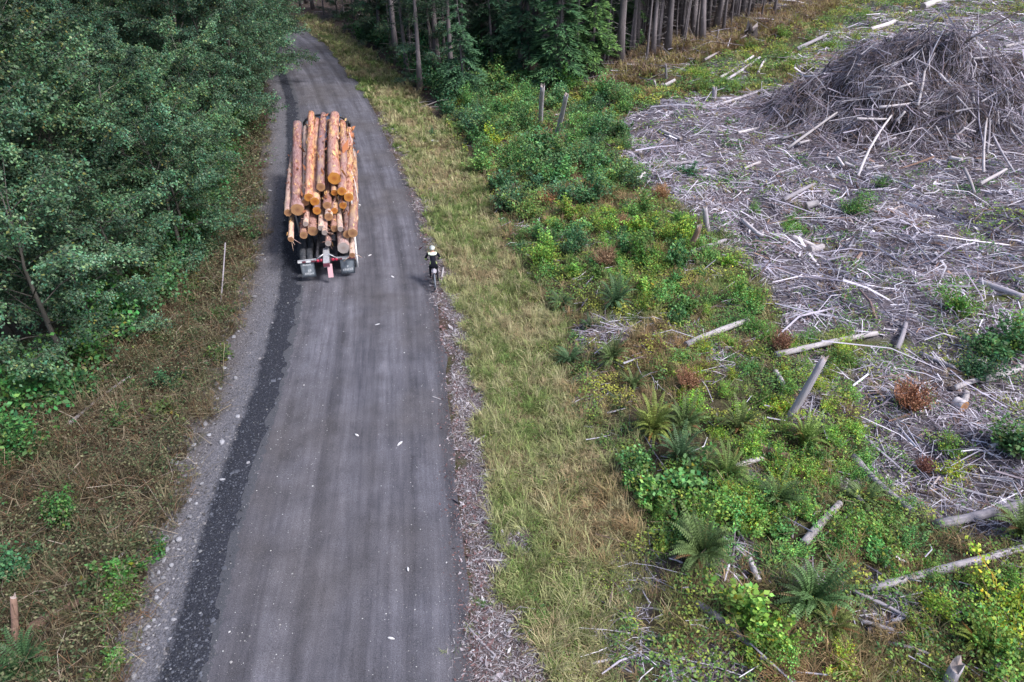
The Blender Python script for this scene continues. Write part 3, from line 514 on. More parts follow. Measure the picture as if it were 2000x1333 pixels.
for yy, dx, s in ((57, -.6, 1.05), (63, .1, 1.2), (69.5, .2, 1.25), (77, .6, 1.3)):
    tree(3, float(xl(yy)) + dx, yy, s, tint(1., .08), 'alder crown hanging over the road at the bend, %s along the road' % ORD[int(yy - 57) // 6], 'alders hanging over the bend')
def conifer_mesh(seed, Ht, Rc, base=.05, nb=75, ns=13, dens=4, col=(.035, .075, .045), tip=(.10, .17, .07), dead=12):
    g = np.random.default_rng(seed); lf = Acc(); wd = Acc(); bd = Acc()
    tz = np.linspace(0, 1, 7); tp = np.stack([g.normal(0, .05, 7).cumsum(), g.normal(0, .05, 7).cumsum(), tz * Ht], 1); tp[0, :2] = 0
    V, F, F3 = tube(tp, np.interp(tz, [0, .06, 1], [.018 * Ht + .04, .012 * Ht + .03, .02]), 8); wd.add(V, F, F3)
    for i in range(nb):
        tt = base + (1 - base) * (i + g.random()) / nb; L = Rc * (1.02 - ((tt - base) / (1 - base)) ** 1.15) * g.uniform(.65, 1.15) + .1; az = g.uniform(0, 6.28)
        p0 = np.array([np.interp(tt, tz, tp[:, j]) for j in range(3)]); s = np.linspace(0, 1, 5); d = np.array([math.cos(az), math.sin(az)]); up = g.uniform(-.15, .3)
        lp = np.stack([p0[0] + d[0] * L * s, p0[1] + d[1] * L * s, p0[2] + L * (up * s - .42 * s ** 2)], 1); V, F, F3 = tube(lp, np.linspace(.02, .004, 5), 4); wd.add(V, F, F3)
        st = np.linspace(.15, 1, ns); n = ns * 2; st2 = np.repeat(st, 2); side = np.tile([1., -1.], ns); b = np.stack([np.interp(st2, s, lp[:, j]) for j in range(3)], 1)
        ta = az + side * g.uniform(.6, 1.0, n); tl = L * .42 * (1.1 - .75 * st2) * g.uniform(.7, 1.2, n) + .12; td = unit(np.stack([np.cos(ta), np.sin(ta), g.normal(-.22, .12, n)], 1))
        for q in range(dens):
            f = (q + .2) / dens; P = b + td * (tl * f)[:, None] + g.normal(0, .02, (n, 3)); fan = g.normal(0, .5, n); A = unit(td + np.stack([-np.sin(ta), np.cos(ta), 0 * ta], 1) * fan[:, None] + g.normal(0, .1, (n, 3)))
            N = unit(np.stack([g.normal(0, .3, n), g.normal(0, .3, n), np.ones(n)], 1)); LL = np.clip(tl * .6, .2, .6) * g.uniform(.7, 1.2, n); k = np.clip(st2 * .5 + f * .5 + g.normal(0, .2, n), 0, 1)[:, None] ** 2
            V, F, c = leafq(P, A, N, LL, LL * .28, np.clip((np.array(col) * (1 - k) + np.array(tip) * k) * g.uniform(.7, 1.3, (n, 1)), .005, .5)); lf.add(V, F, None, c)
    z0 = g.uniform(.03, max(base, .15), dead) * Ht; a = g.uniform(0, 6.28, dead); L = g.uniform(.5, 1.8, dead)
    P0 = np.stack([0 * a, 0 * a, z0], 1); P1 = P0 + np.stack([np.cos(a) * L, np.sin(a) * L, g.normal(-.1, .25, dead)], 1); V, F, m = sticks(P0, P1, .014, .004, .06, 3, g); bd.add(V, F, None, np.array([[.32, .29, .30]]))
    return lf.mesh('crown', [M['needle']]), wd.mesh('trunk', [M['trunk']]), bd.mesh('dead_branches', [M['twig']])
CON = [conifer_mesh(201, 13, 2.7, .05, 95, 14, 6, (.045, .095, .055), (.14, .22, .09)), conifer_mesh(202, 16, 3.0, .08, 105, 14, 6, (.045, .095, .055), (.12, .19, .09)), conifer_mesh(203, 9, 2.2, .03, 75, 13, 6, (.05, .10, .06), (.14, .22, .10))]
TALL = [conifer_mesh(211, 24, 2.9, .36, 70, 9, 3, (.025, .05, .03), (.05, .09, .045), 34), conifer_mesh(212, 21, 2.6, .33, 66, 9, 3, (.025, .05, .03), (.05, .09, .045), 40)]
def conifer(mm, x, y, s, color, label, group, sz=1., name='conifer_tree', tilt=(0, 0)):
    put(name, [('crown', mm[0]), ('trunk', mm[1]), ('dead_branches', mm[2])], (x, y, float(H(x, y)) - .1), rng.uniform(0, 6.28), (s, s, max(s, .72) if name == 'tall_conifer' else s * sz), color, label, 'tree', group, tilt)
# hemlocks standing in front of the forest: pixel of the foot, variant, size, tint, label
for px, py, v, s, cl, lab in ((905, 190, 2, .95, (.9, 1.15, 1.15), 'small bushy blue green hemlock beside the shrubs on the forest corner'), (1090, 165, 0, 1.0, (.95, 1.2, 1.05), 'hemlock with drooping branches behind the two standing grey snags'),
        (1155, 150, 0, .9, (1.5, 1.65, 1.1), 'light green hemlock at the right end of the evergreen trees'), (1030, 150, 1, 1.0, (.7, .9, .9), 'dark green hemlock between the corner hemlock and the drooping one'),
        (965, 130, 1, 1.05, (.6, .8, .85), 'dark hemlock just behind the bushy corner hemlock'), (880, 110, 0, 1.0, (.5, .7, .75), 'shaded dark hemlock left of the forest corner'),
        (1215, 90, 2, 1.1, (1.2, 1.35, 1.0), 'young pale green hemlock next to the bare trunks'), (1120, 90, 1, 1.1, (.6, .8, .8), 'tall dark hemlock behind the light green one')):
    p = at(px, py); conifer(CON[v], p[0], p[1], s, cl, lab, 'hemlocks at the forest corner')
# the standing forest: many thin trunks, dark inside
pts = []
lo = np.array([-62, 60]); hi = np.array([125, 150]); tries = 0
while len(pts) < 290 and tries < 40000:
    tries += 1; p = lo + (hi - lo) * rng.random(2)
    if not inside(Z_FOREST, p[:1], p[1:])[0] or p[0] - xr(p[1]) < 3: continue
    a_, b_ = project(p[0], p[1], float(H(*p)))
    if b_ < (-14 if rng.random() < .93 else -80) or not 500 < a_ < 1750 or rng.random() > (1 if a_ > 1150 else .4): continue
    if any((p[0] - q[0]) ** 2 + (p[1] - q[1]) ** 2 < (.9 if a_ > 1150 else 4.) for q in pts): continue
    pts.append(p)
for p in pts:
    a, b = project(p[0], p[1], float(H(*p)))
    lab = 'bare grey conifer trunk in the dark stand above the clearing' if a > 1190 else 'shaded conifer in the dark stand behind the roadside shrubs'
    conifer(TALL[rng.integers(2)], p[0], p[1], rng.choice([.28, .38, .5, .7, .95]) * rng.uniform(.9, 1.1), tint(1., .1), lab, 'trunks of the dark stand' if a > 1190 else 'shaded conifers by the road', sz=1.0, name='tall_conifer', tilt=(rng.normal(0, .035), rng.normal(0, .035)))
for px, py, lab in ((1305, 68, 'thickest pale grey trunk at the edge of the bare stand'), (1096, 112, 'thin pale trunk standing in front of the bare stand'), (1235, 108, 'mottled pale trunk at the left end of the bare stand'), (1375, 52, 'leaning grey trunk in the middle of the bare stand'), (1016, 145, 'leaf flecked pale trunk beside the dark hemlocks')):
    p = at(px, py); conifer(TALL[0], p[0], p[1], .95 if py < 100 else .6, (1, 1, 1), lab, None, name='tall_conifer')
for px, py, v, s, lab in ((760, 75, 3, .95, 'pale leaved alder arching over the road from the dark forest'), (835, 100, 0, .9, 'pale leaved alder on the forest edge above the grass verge'), (690, 35, 3, 1.0, 'alder on the right side where the road disappears'), (1020, 60, 1, 1., 'alder with loose leaves rising among the hemlocks')):
    p = at(px, py); tree(v, p[0], p[1], s, (1.0, 1.15, 1.15), lab, None)

for q, (px, py) in enumerate(((735, 88), (700, 62), (790, 118), (845, 160), (660, 35), (770, 80), (830, 95), (880, 120), (905, 95), (940, 110), (985, 120), (930, 60), (860, 55), (800, 45))):
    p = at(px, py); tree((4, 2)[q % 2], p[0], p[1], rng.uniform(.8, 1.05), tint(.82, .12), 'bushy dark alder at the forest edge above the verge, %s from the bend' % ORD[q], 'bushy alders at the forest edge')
# shrubs
def shrub_mesh(seed, r=.8, h=.9, ns=34, nlf=46, leafL=.10, wid=.7, col=(.098, .180, .066)):
    g = np.random.default_rng(seed); lf = Acc(); wd = Acc(); a = g.uniform(0, 6.28, ns); q = g.random(ns) ** .55; L = g.uniform(.4, 1.35, ns) * (1 + .35 * np.sin(a * 2 + g.uniform(0, 6)) + .2 * np.sin(a * 3 + g.uniform(0, 6)))
    P0 = np.stack([np.cos(a) * .12 * r * q, np.sin(a) * .12 * r * q, 0 * a], 1); P1 = np.stack([np.cos(a) * r * q * L, np.sin(a) * r * q * L, h * L * np.sqrt(np.maximum(.12, 1 - .8 * q ** 2))], 1)
    V, F, m = sticks(P0, P1, .009, .004, .08, 3, g); wd.add(V, F, None, np.array([[.20, .14, .09]]))
    t = 1 - .75 * g.random((ns, nlf)) ** 1.4; c0 = P0[:, None] * (1 - t[..., None]) + P1[:, None] * t[..., None]; c0 = (c0 + g.normal(0, .075 * r + .02, c0.shape)).reshape(-1, 3); c0[:, 2] = np.maximum(c0[:, 2], .03); n = len(c0)
    A = unit(np.repeat(P1 - P0, nlf, 0)) * .5 + g.normal(0, .6, (n, 3)); A[:, 2] -= .2; N = unit(g.normal(0, .45, (n, 3)) + np.array([0, 0, 1.])); LL = leafL * g.uniform(.55, 1.35, n)
    tone = np.repeat(g.uniform(.6, 1.35, ns), nlf)[:, None] * g.uniform(.6, 1.4, (n, 1)); c = np.clip((np.array(col) + g.normal(0, .015, (n, 3)) * np.array([1.3, .8, .6])) * tone + (g.random((n, 1)) < .05) * np.array([[.12, .04, 0]]), .01, .6)
    V, F, c = leafq(c0, A, N, LL, LL * wid, c); lf.add(V, F, None, c); return [('foliage', lf.mesh('foliage', [M['leaf']])), ('stems', wd.mesh('stems', [M['stem']]))]
SHR = [shrub_mesh(301, .8, .9, 40, 46, .085), shrub_mesh(302, .9, 1.15, 46, 46, .105, .8), shrub_mesh(303, .7, .7, 36, 46, .065, .6), shrub_mesh(304, 1.0, .8, 48, 50, .09, .7), shrub_mesh(305, .75, 1.0, 32, 44, .125, .95), shrub_mesh(306, 1.5, 1.9, 80, 62, .12, .7), shrub_mesh(307, 1.7, 1.5, 80, 62, .11, .65)]
def shrub(x, y, v, s, color, label, group, cat='shrub', name='leafy_shrub', sz=1.):
    put(name, SHR[v], (x, y, float(H(x, y)) - .05), rng.uniform(0, 6.28), (s * rng.uniform(.8, 1.35), s * rng.uniform(.75, 1.1), s * sz * rng.uniform(.7, 1.15)), color, label, cat, group)
GREEN, TEAL, LIME, YEL, DARK = (1.1, 1.2, 1.1), (.72, 1.05, 1.25), (1.7, 1.75, 1.), (3.2, 2.4, .75), (.5, .7, .85)
# a fern
def fern_mesh(seed, nf=44, L=.95, upr=1.0, col=(.105, .155, .058)):
    g = np.random.default_rng(seed); lf = Acc()
    for i in range(nf):
        az = i * 2.4 + g.normal(0, .2); Lf = L * g.uniform(.65, 1.1); u = g.uniform(.6, 1.2) * upr; s = np.linspace(.08, 1, 20); out = Lf * (.42 * s + .38 * s ** 2) * (1.25 - .4 * u); z = Lf * (u * 1.15 * s - (.30 + .45 * g.random()) * s ** 2.8)
        d = np.array([math.cos(az), math.sin(az), 0]); nr = np.array([-d[1], d[0], 0]); P = d * out[:, None] + np.array([0, 0, 1.]) * z[:, None]; T = unit(np.gradient(P, axis=0)); w = .072 * Lf / .95 * np.sin(np.pi * np.clip(s * .86 + .14, 0, 1)) ** .8 + .012
        dead = g.random() < .07; c = (np.array([.16, .09, .045]) if dead else np.array(col)) * g.uniform(.55, 1.6)
        for sd in (1, -1):
            A = nr[None] * sd + T * .45 + np.array([0, 0, -.18]); N = unit(np.cross(T, nr[None] * 1.0) * -1 + g.normal(0, .2, T.shape)); V, F, cc = leafq(P, A, N, w, np.full(20, .040 * Lf), c[None] * g.uniform(.8, 1.2, (20, 1))); lf.add(V, F, None, cc)
        V, F, F3 = tube(P[::4], .006, 3, False); lf.add(V, F, None, c * .8)
    return [('fronds', lf.mesh('fronds', [M['leaf']]))]
FERN = [fern_mesh(401), fern_mesh(402, 54, 1.05, 1.15), fern_mesh(403, 36, .8, .9)]
def fern(px, py, v, s, color, label):
    p = at(px, py); put('sword_fern', FERN[v], (p[0], p[1], p[2] - .04), rng.uniform(0, 6.28), (s * rng.uniform(.9, 1.2), s * rng.uniform(.85, 1.05), s), color, label, 'fern', 'sword ferns on the cleared ground', (rng.normal(0, .12), rng.normal(0, .12)))
F1, F2, F3_, F4_ = (1., 1., .95), (.72, .9, 1.1), (1.7, 1.45, .9), (.6, .7, .75)
for a in ((1200, 600, 1, 1.25, F2, 'large bluish fern at the top of the fern row beside the verge'), (1095, 600, 0, 1.0, F4_, 'dark fern on the verge side of the large bluish fern'), (1275, 612, 2, 1.15, F3_, 'yellow tipped fern on the clearing side of the large bluish fern'),
          (1150, 640, 2, .9, F2, 'small bluish fern below the large bluish fern'), (1112, 712, 0, 1.0, F2, 'grey blue fern sprawling next to the grass verge'), (1128, 728, 2, .8, F1, 'small green fern under the grey blue fern'), (1195, 705, 1, .95, F1, 'narrow upright fern beside the grey blue fern'),
          (1238, 760, 0, .9, F1, 'slender fern above the bushy yellow green fern'), (1210, 800, 2, .9, F4_, 'dark fern by the bare brown patch'), (1272, 845, 1, 1.15, F3_, 'bushy yellow green fern in the middle of the fern row'), (1330, 840, 1, 1.1, F1, 'green fern close beside the bushy yellow green fern'),
          (1325, 905, 1, 1.1, F2, 'bluish fern right above the pale maple leaves'), (1440, 850, 1, 1.1, (1.1, 1., .9), 'olive fern uphill of the reddish short log'), (1560, 875, 1, 1.15, (1.5, 1.6, 1.), 'bright green fern at the foot of the leaning grey snag'),
          (1415, 940, 1, 1.05, (1.2, 1.25, .9), 'green fern beside the short white log'), (1375, 1090, 1, 1.4, F1, 'biggest fern of the lower slope, beside the yellow shrub'), (1320, 1000, 2, .9, F4_, 'dark fern hidden among the pale maple leaves'), (1510, 990, 1, 1.1, (.8, .95, .85), 'dark green fern beside the yellow shrub'),
          (1575, 1180, 1, 1.3, (.85, 1.05, 1.0), 'large dark green fern near the lowest logs'), (1995, 1050, 1, 1.1, F1, 'fern cut by the photo edge above the long log'), (1685, 985, 0, .9, F1, 'fern growing beside the pale fallen log pair'), (1620, 1230, 0, .9, (1.3, 1.1, .8), 'olive fern below the large dark green fern'),
          (1285, 1265, 2, .6, (.8, 1.1, 1.4), 'tiny bluish fern beside the round twig heap'), (60, 1310, 1, 1., (.5, .7, .75), 'dark fern in the bottom corner of the left bank'), (1905, 1270, 0, .9, (1.6, 1.4, .7), 'yellowish fern beside the two stump pieces')): fern(*a)
# hand-placed shrubs: px, py, variant, size, tint, label
for px, py, v, s, cl, lab in ((1330, 960, 4, 1.15, (1.4, 1.6, 1.3), 'broad leaved pale green shrub between the ferns'), (1270, 985, 4, .9, (1.7, 1.8, 1.2), 'broad leaved pale shrub above the dry tan grass'), (1240, 920, 4, .8, (1.2, 1.4, 1.2), 'small broad leaved shrub next to the verge below the ferns'),
        (1375, 1000, 1, .9, LIME, 'lime green shrub below the broad leaved one'), (1450, 1010, 2, 1.0, YEL, 'bright yellow shrub beside the biggest fern'), (1420, 975, 2, .9, (2.2, 1.9, .8), 'yellow green shrub above the bright yellow one'), (1480, 1030, 3, .8, LIME, 'lime shrub at the foot of the bright yellow one'),
        (1455, 1225, 4, 1.0, (2.2, 2.1, 1.1), 'pale maple sapling beside the lowest fallen log'), (1505, 1275, 4, .7, (2.2, 2.1, 1.1), 'smaller pale maple sapling by the lowest fallen log'), (1465, 1290, 4, .5, (2.4, 2.0, .8), 'smallest yellowish maple sapling by the lowest fallen log'),
        (1870, 610, 3, 1.0, (1.2, 1.5, .8), 'lone rounded green bush in the slash near the photo edge'), (1555, 455, 3, .9, (1.3, 1.5, .9), 'low green bush alone in the grey slash'), (1545, 440, 2, .8, (1.1, 1.4, .8), 'low bush touching the lone low green bush'), (1665, 415, 3, .9, (1., 1.25, .9), 'low olive green bush below the brush pile'), (1340, 345, 1, .8, TEAL, 'dark teal bush on the left part of the slash'),
        (1475, 415, 2, .8, (1.2, 1.6, 1.), 'small bright bush in the middle of the slash'), (1935, 690, 1, 1.3, (.8, 1.05, 1.), 'large dusky bush by the curved pale log'), (1900, 730, 3, 1.0, DARK, 'dark bush in front of the large dusky bush'), (1990, 680, 1, 1.0, (1.5, 1.5, .8), 'yellow green bush behind the large dusky bush'), (1720, 365, 2, .9, (1.1, 1.4, .9), 'low bush at the front foot of the brush pile'),
        (1455, 600, 1, .9, LIME, 'lime bush at the lower left corner of the slash'), (1460, 640, 2, .8, (1.2, 1.7, .9), 'bright bush touching the white fallen log'), (1850, 880, 2, .9, LIME, 'round lime bush amid the lower slash'), (1980, 880, 1, 1., GREEN, 'green bush at the photo edge of the lower slash'), (1860, 930, 2, .8, YEL, 'yellow bush amid the lower slash'),
        (1960, 1200, 3, 1.1, YEL, 'large yellow bush below the long fallen log'), (1900, 1150, 2, .9, (2., 1.8, .8), 'yellow green bush just under the long fallen log'), (1820, 1130, 2, .8, LIME, 'small lime bush touching the long fallen log'), (1950, 1290, 3, 1., LIME, 'lime bush around the two stump pieces'), (1720, 1060, 3, .8, LIME, 'lime bush uphill of the thin fallen pole'), (1640, 1060, 2, .8, (1.4, 1.6, .8), 'bush beside the thick white slanting log'),
        (245, 1130, 4, .7, (1.0, 1.4, .9), 'bright green bush on the left bank beside the stones'), (235, 1185, 2, .9, (1.1, 1.4, .8), 'small bush below the bright green one on the left bank'), (225, 1295, 4, .5, (1.4, 1.6, 1.2), 'small leafy plant on the left bank nearest the gravel'), (130, 1010, 1, .8, (.8, 1.1, .8), 'green bush in the brown bank below the thicket'), (20, 900, 1, 1., (.7, 1., .8), 'bush at the photo edge under the thicket'), (30, 1120, 1, .9, TEAL, 'teal bush above the old post on the left bank'),
        (275, 590, 1, 1.0, (1.5, 1.9, 1.3), 'fresh green shrub sticking out of the left thicket'), (940, 1180, 2, .25, (1., 1.3, .9), 'tiny grass green plant at the right road edge'), (340, 760, 1, .8, DARK, 'dark bush in the brown bracken of the left bank'), (435, 620, 2, .8, (.8, 1.0, .8), 'olive bush near the white stick on the left bank'),
        (960, 290, 1, 1.0, YEL, 'yellow shrub at the head of the ditch'), (845, 265, 2, .7, (.9, 1.3, 1.6), 'small pale plant at the culvert in the ditch')):
    p = at(px, py); shrub(p[0], p[1], v, s, cl, lab, None)
LMK = [(1058, 205, 'the straight standing snag'), (1095, 228, 'the tilted standing snag'), (1200, 590, 'the large bluish fern'), (1112, 712, 'the grey blue fern'), (1272, 845, 'the bushy yellow green fern'), (1400, 658, 'the straight white log'), (1610, 682, 'the long white log'), (1572, 760, 'the thick leaning snag'), (1500, 890, 'the reddish rotten log'), (1720, 955, 'the mottled slanting log'), (1600, 1033, 'the thick white slanting log'), (1375, 1080, 'the biggest fern'), (1450, 1000, 'the bright yellow shrub'), (1860, 1118, 'the longest thin log'), (1410, 1230, 'the log beside the maple saplings'), (1380, 430, 'the short grey snag'), (1330, 135, 'the long leaning pole'), (1467, 70, 'the dark root stump'), (1180, 510, 'the dry grey brown bush'), (1340, 345, 'the dark teal slash bush'), (1440, 145, 'the far log jumble'), (960, 290, 'the yellow ditch shrub'), (1560, 100, 'the upslope grey log'), (1250, 290, 'the white stub of the slash')]
made = []
def belt(poly, n, tints, vs_, smin, smax, label, group, mind=.9, name='leafy_shrub', stuff=None):
    lo = poly.min(0); hi = poly.max(0); got = []; tr_ = 0
    while len(got) < n and tr_ < 12000:
        tr_ += 1; p = lo + (hi - lo) * rng.random(2)
        if not inside(poly, p[:1], p[1:])[0] or p[0] - xr(p[1]) < 1.2 and p[0] > xl(p[1]): continue
        if any((p[0] - q[0]) ** 2 + (p[1] - q[1]) ** 2 < mind ** 2 for q in got) or not seen(p[0], p[1], .5, 120): continue
        pa, pb = project(p[0], p[1], float(H(p[0], p[1])))
        if any(abs(pa - l[0]) < 26 and -12 < pb - l[1] < l[2] for l in ((1058, 225, 60), (1095, 245, 55), (1570, 780, 90), (1400, 660, 40), (1610, 682, 40), (1720, 960, 60), (1600, 1040, 60), (1410, 1235, 60))): continue
        got.append(p); ti = rng.integers(len(tints)); tn = tints[ti]; j = tint(1, .16); cl = tuple(tn[i] * j[i] for i in range(3)); v = rng.choice(vs_); s = rng.uniform(smin, smax)
        if stuff is not None:
            me = SHR[v][0][1]; k = len(me.vertices); co = np.zeros(k * 3, np.float32); me.vertices.foreach_get('co', co); co = co.reshape(-1, 3) * s; cc = np.zeros(k * 4, np.float32); me.color_attributes['Col'].data.foreach_get('color', cc)
            a = rng.uniform(0, 6.28); V = np.stack([co[:, 0] * math.cos(a) - co[:, 1] * math.sin(a) + p[0], co[:, 0] * math.sin(a) + co[:, 1] * math.cos(a) + p[1], co[:, 2] + float(H(p[0], p[1])) - .05], 1); keep = rng.random(k // 4) < .22
            V = V.reshape(-1, 4, 3)[keep]; mid = V.mean(1, keepdims=True); V = (mid + (V - mid) * 1.65).reshape(-1, 3); C_ = (cc.reshape(-1, 4)[:, :3] * np.array(cl)).reshape(-1, 4, 3)[keep].reshape(-1, 3); stuff.add(V, np.arange(len(V)).reshape(-1, 4), None, C_)
        else:
            shrub(p[0], p[1], v, s, cl, label, group); px, py = project(p[0], p[1], float(H(p[0], p[1])) + .4 * s); k = int(np.argmin([(px - l[0]) ** 2 + (1.3 * (py - l[1])) ** 2 for l in LMK])); dx, dy = px - LMK[k][0], py - LMK[k][1]
            side = ('right of' if dx > 0 else 'left of') if abs(dx) > abs(dy) else ('below' if dy > 0 else 'above'); r_, g_, b_ = cl; hue = 'yellow green' if r_ / g_ > 1.05 else 'lime green' if r_ / g_ > .93 and g_ > 1.3 else 'bluish green' if b_ > g_ * 1.05 else 'dark green' if g_ < .9 else 'green'
            made.append((k, side, math.hypot(dx, dy), hue, last_root[0]))
B1 = zone([(880, 250), (905, 160), (1010, 150), (1160, 180), (1240, 190), (1215, 240), (1240, 370), (1150, 400), (1010, 440), (965, 410), (950, 350), (915, 310)])
belt(B1, 90, [(.85, 1.0, 1.25), (.9, 1.1, 1.15), (1.05, 1.2, 1.15), (1.2, 1.45, 1.2), (1.6, 1.65, 1.2)], [0, 1, 3, 4], 1.0, 1.5, 'x', 'shrubs around the snags', 1.1)
B2 = zone([(1000, 470), (1150, 410), (1330, 430), (1430, 520), (1480, 620), (1400, 660), (1300, 640), (1200, 560), (1090, 560)])
belt(B2, 62, [(1.2, 1.4, 1.), (1.8, 1.9, 1.), (1.3, 1.7, 1.), (2.2, 2.0, .9), (.9, 1.2, 1.2)], [0, 1, 2, 3, 4], .5, 1.0, 'x', 'shrubs between ferns and slash', .95)
B3 = zone([(1300, 690), (1480, 650), (1660, 690), (1660, 800), (1700, 900), (1600, 960), (1450, 900), (1330, 800)])
belt(B3, 44, [(1.8, 1.9, 1.), (2.9, 2.3, .8), (2.2, 2.1, .9), (1.2, 1.5, 1.), (1.6, 1.9, .9)], [0, 2, 3], .4, .8, 'x', 'shrubs around the leaning snag', .85)
B4 = zone([(1230, 950), (1450, 920), (1700, 930), (1800, 1060), (1650, 1120), (1450, 1080), (1290, 1080)])
belt(B4, 40, [(1.2, 1.5, 1.1), (1.8, 1.9, 1.), (1.1, 1.5, 1.1), (1.6, 2.0, 1.2), (2.2, 2.0, .9)], [0, 2, 3, 4], .4, .75, 'x', 'shrubs among the lower logs', .75)
B5 = zone([(1500, 1200), (1750, 1100), (2000, 1090), (2050, 1333), (1850, 1400), (1500, 1400)])
belt(B5, 18, [(1.8, 1.9, 1.), (1.9, 1.8, .9), (1.4, 1.3, .8), (2.6, 2.2, .8)], [0, 2, 3], .3, .6, 'x', 'shrubs in the bottom corner', .8)
B6 = zone([(1240, 150), (1420, 100), (1560, 40), (1720, 20), (1640, 130), (1540, 175), (1400, 180), (1260, 190)])
belt(B6, 20, [(1.2, 1.4, .9), (1.7, 1.8, .9), (1.6, 1.4, .8), (1.8, 1.7, .9)], [2, 3, 0], .7, 1.25, 'x', 'shrubs on the far slope', 1.5)
byk = {}
for k, side, d, hue, o in made: byk.setdefault((k, side), []).append((d, hue, o))
for (k, side), L_ in byk.items():
    for q, (d, hue, o) in enumerate(sorted(L_, key=lambda e: e[0])): o['label'] = '%s shrub, %s %s %s' % (hue, 'nearest' if q == 0 else ORD[q] + ' nearest', side, LMK[k][2])
acc = Acc(); B7 = zone([(690, 75), (760, 110), (830, 170), (880, 235), (905, 150), (1000, 130), (900, 60), (760, 40)])
belt(B7, 60, [(.5, .7, .9), (.55, .8, .9), (.7, .95, .95)], [5, 6], .8, 1.3, '', '', 1.7, stuff=acc); tag(link('forest_foot_shrubbery', acc.mesh('forest_foot_shrubbery', [M['blade']])), 'dark shrubbery at the foot of the forest beside the grass verge', 'shrubbery', kind='stuff')
acc = Acc(); belt(Z_BANK, 75, [(.7, .75, .7), (1.0, .8, .6), (.6, .8, .75)], [0, 2, 3], .4, .85, '', '', 1.3, stuff=acc); yb2 = np.arange(9, 100, 3.); B9 = np.array([(xl(q) - CAN(q) + .2, q) for q in yb2] + [(xl(q) - CAN(q) - 2.2, q) for q in yb2[::-1]])
belt(B9, 80, [(.75, 1.1, 1.), (.95, 1.25, .95), (.7, 1.0, 1.05)], [5, 6], .7, 1.1, '', '', 1.4, stuff=acc); tag(link('thicket_shrubbery', acc.mesh('thicket_shrubbery', [M['blade']])), 'leafy green shrubbery along the foot of the left thicket', 'shrubbery', kind='stuff')
# dry brown shrubs
def dry_mesh(seed, r=.45, h=.9, ns=170):
    g = np.random.default_rng(seed); wd = Acc(); a = g.uniform(0, 6.28, ns); q = g.random(ns) ** .7; P0 = np.stack([np.cos(a) * .1 * q, np.sin(a) * .1 * q, 0 * a], 1)
    P1 = np.stack([np.cos(a) * r * q, np.sin(a) * r * q, h * g.uniform(.6, 1.05, ns)], 1); V, F, m = sticks(P0, P1, .006, .004, .06, 3, g); wd.add(V, F, None, np.repeat(np.array([[.24, .13, .09]]) * g.uniform(.6, 1.5, (ns, 1)), m, 0))
    s = Acc(); n = ns * 7; t = .45 + .55 * g.random(n); i = g.integers(0, ns, n); c0 = P0[i] * (1 - t[:, None]) + P1[i] * t[:, None] + g.normal(0, .03, (n, 3)); LL = g.uniform(.03, .08, n)
    V, F, c = leafq(c0, g.normal(0, 1, (n, 3)), unit(g.normal(0, 1, (n, 3))), LL, LL * .5, np.array([[.30, .18, .12]]) * g.uniform(.6, 1.5, (n, 1))); s.add(V, F, None, c); return [('stems', wd.mesh('stems', [M['stem']])), ('seed_heads', s.mesh('seed_heads', [M['leaf']]))]
DRY = [dry_mesh(501), dry_mesh(502, .6, .8, 210)]
for px, py, v, s, cl, lab in ((1775, 800, 1, 1.25, (1.2, 1, .9), 'large dry reddish brown bush below the curved pale log'), (1522, 688, 0, 1.0, (1, .9, .9), 'dry brown bush beside the white log tip'), (1180, 520, 1, 1.15, (1.1, 1.2, 1.1), 'dry grey brown bush above the large bluish fern'), (1215, 450, 0, 1., (1.2, 1.3, 1.1), 'dry bush at the head of the slope by the slash corner'),
        (1345, 760, 1, .9, (1.2, 1.1, 1), 'dry brown bush in the middle of the yellow shrubs'), (1800, 925, 0, .7, (1., .8, .9), 'small dry bush in the lower slash'), (1290, 395, 0, 1.2, (1.4, 1.4, 1.1), 'dry straw coloured bush at the corner of the slash'), (1070, 400, 1, 1., (1.6, 1.4, 1.2), 'dry tan bush below the left standing snag'), (1150, 385, 0, 1., (1.6, 1.4, 1.2), 'dry tan bush below the leaning standing snag')):
    p = at(px, py); put('dry_bush', DRY[v], tuple(p - np.array([0, 0, .03])), rng.uniform(0, 6.28), s, cl, lab, 'bush', 'dry bushes')

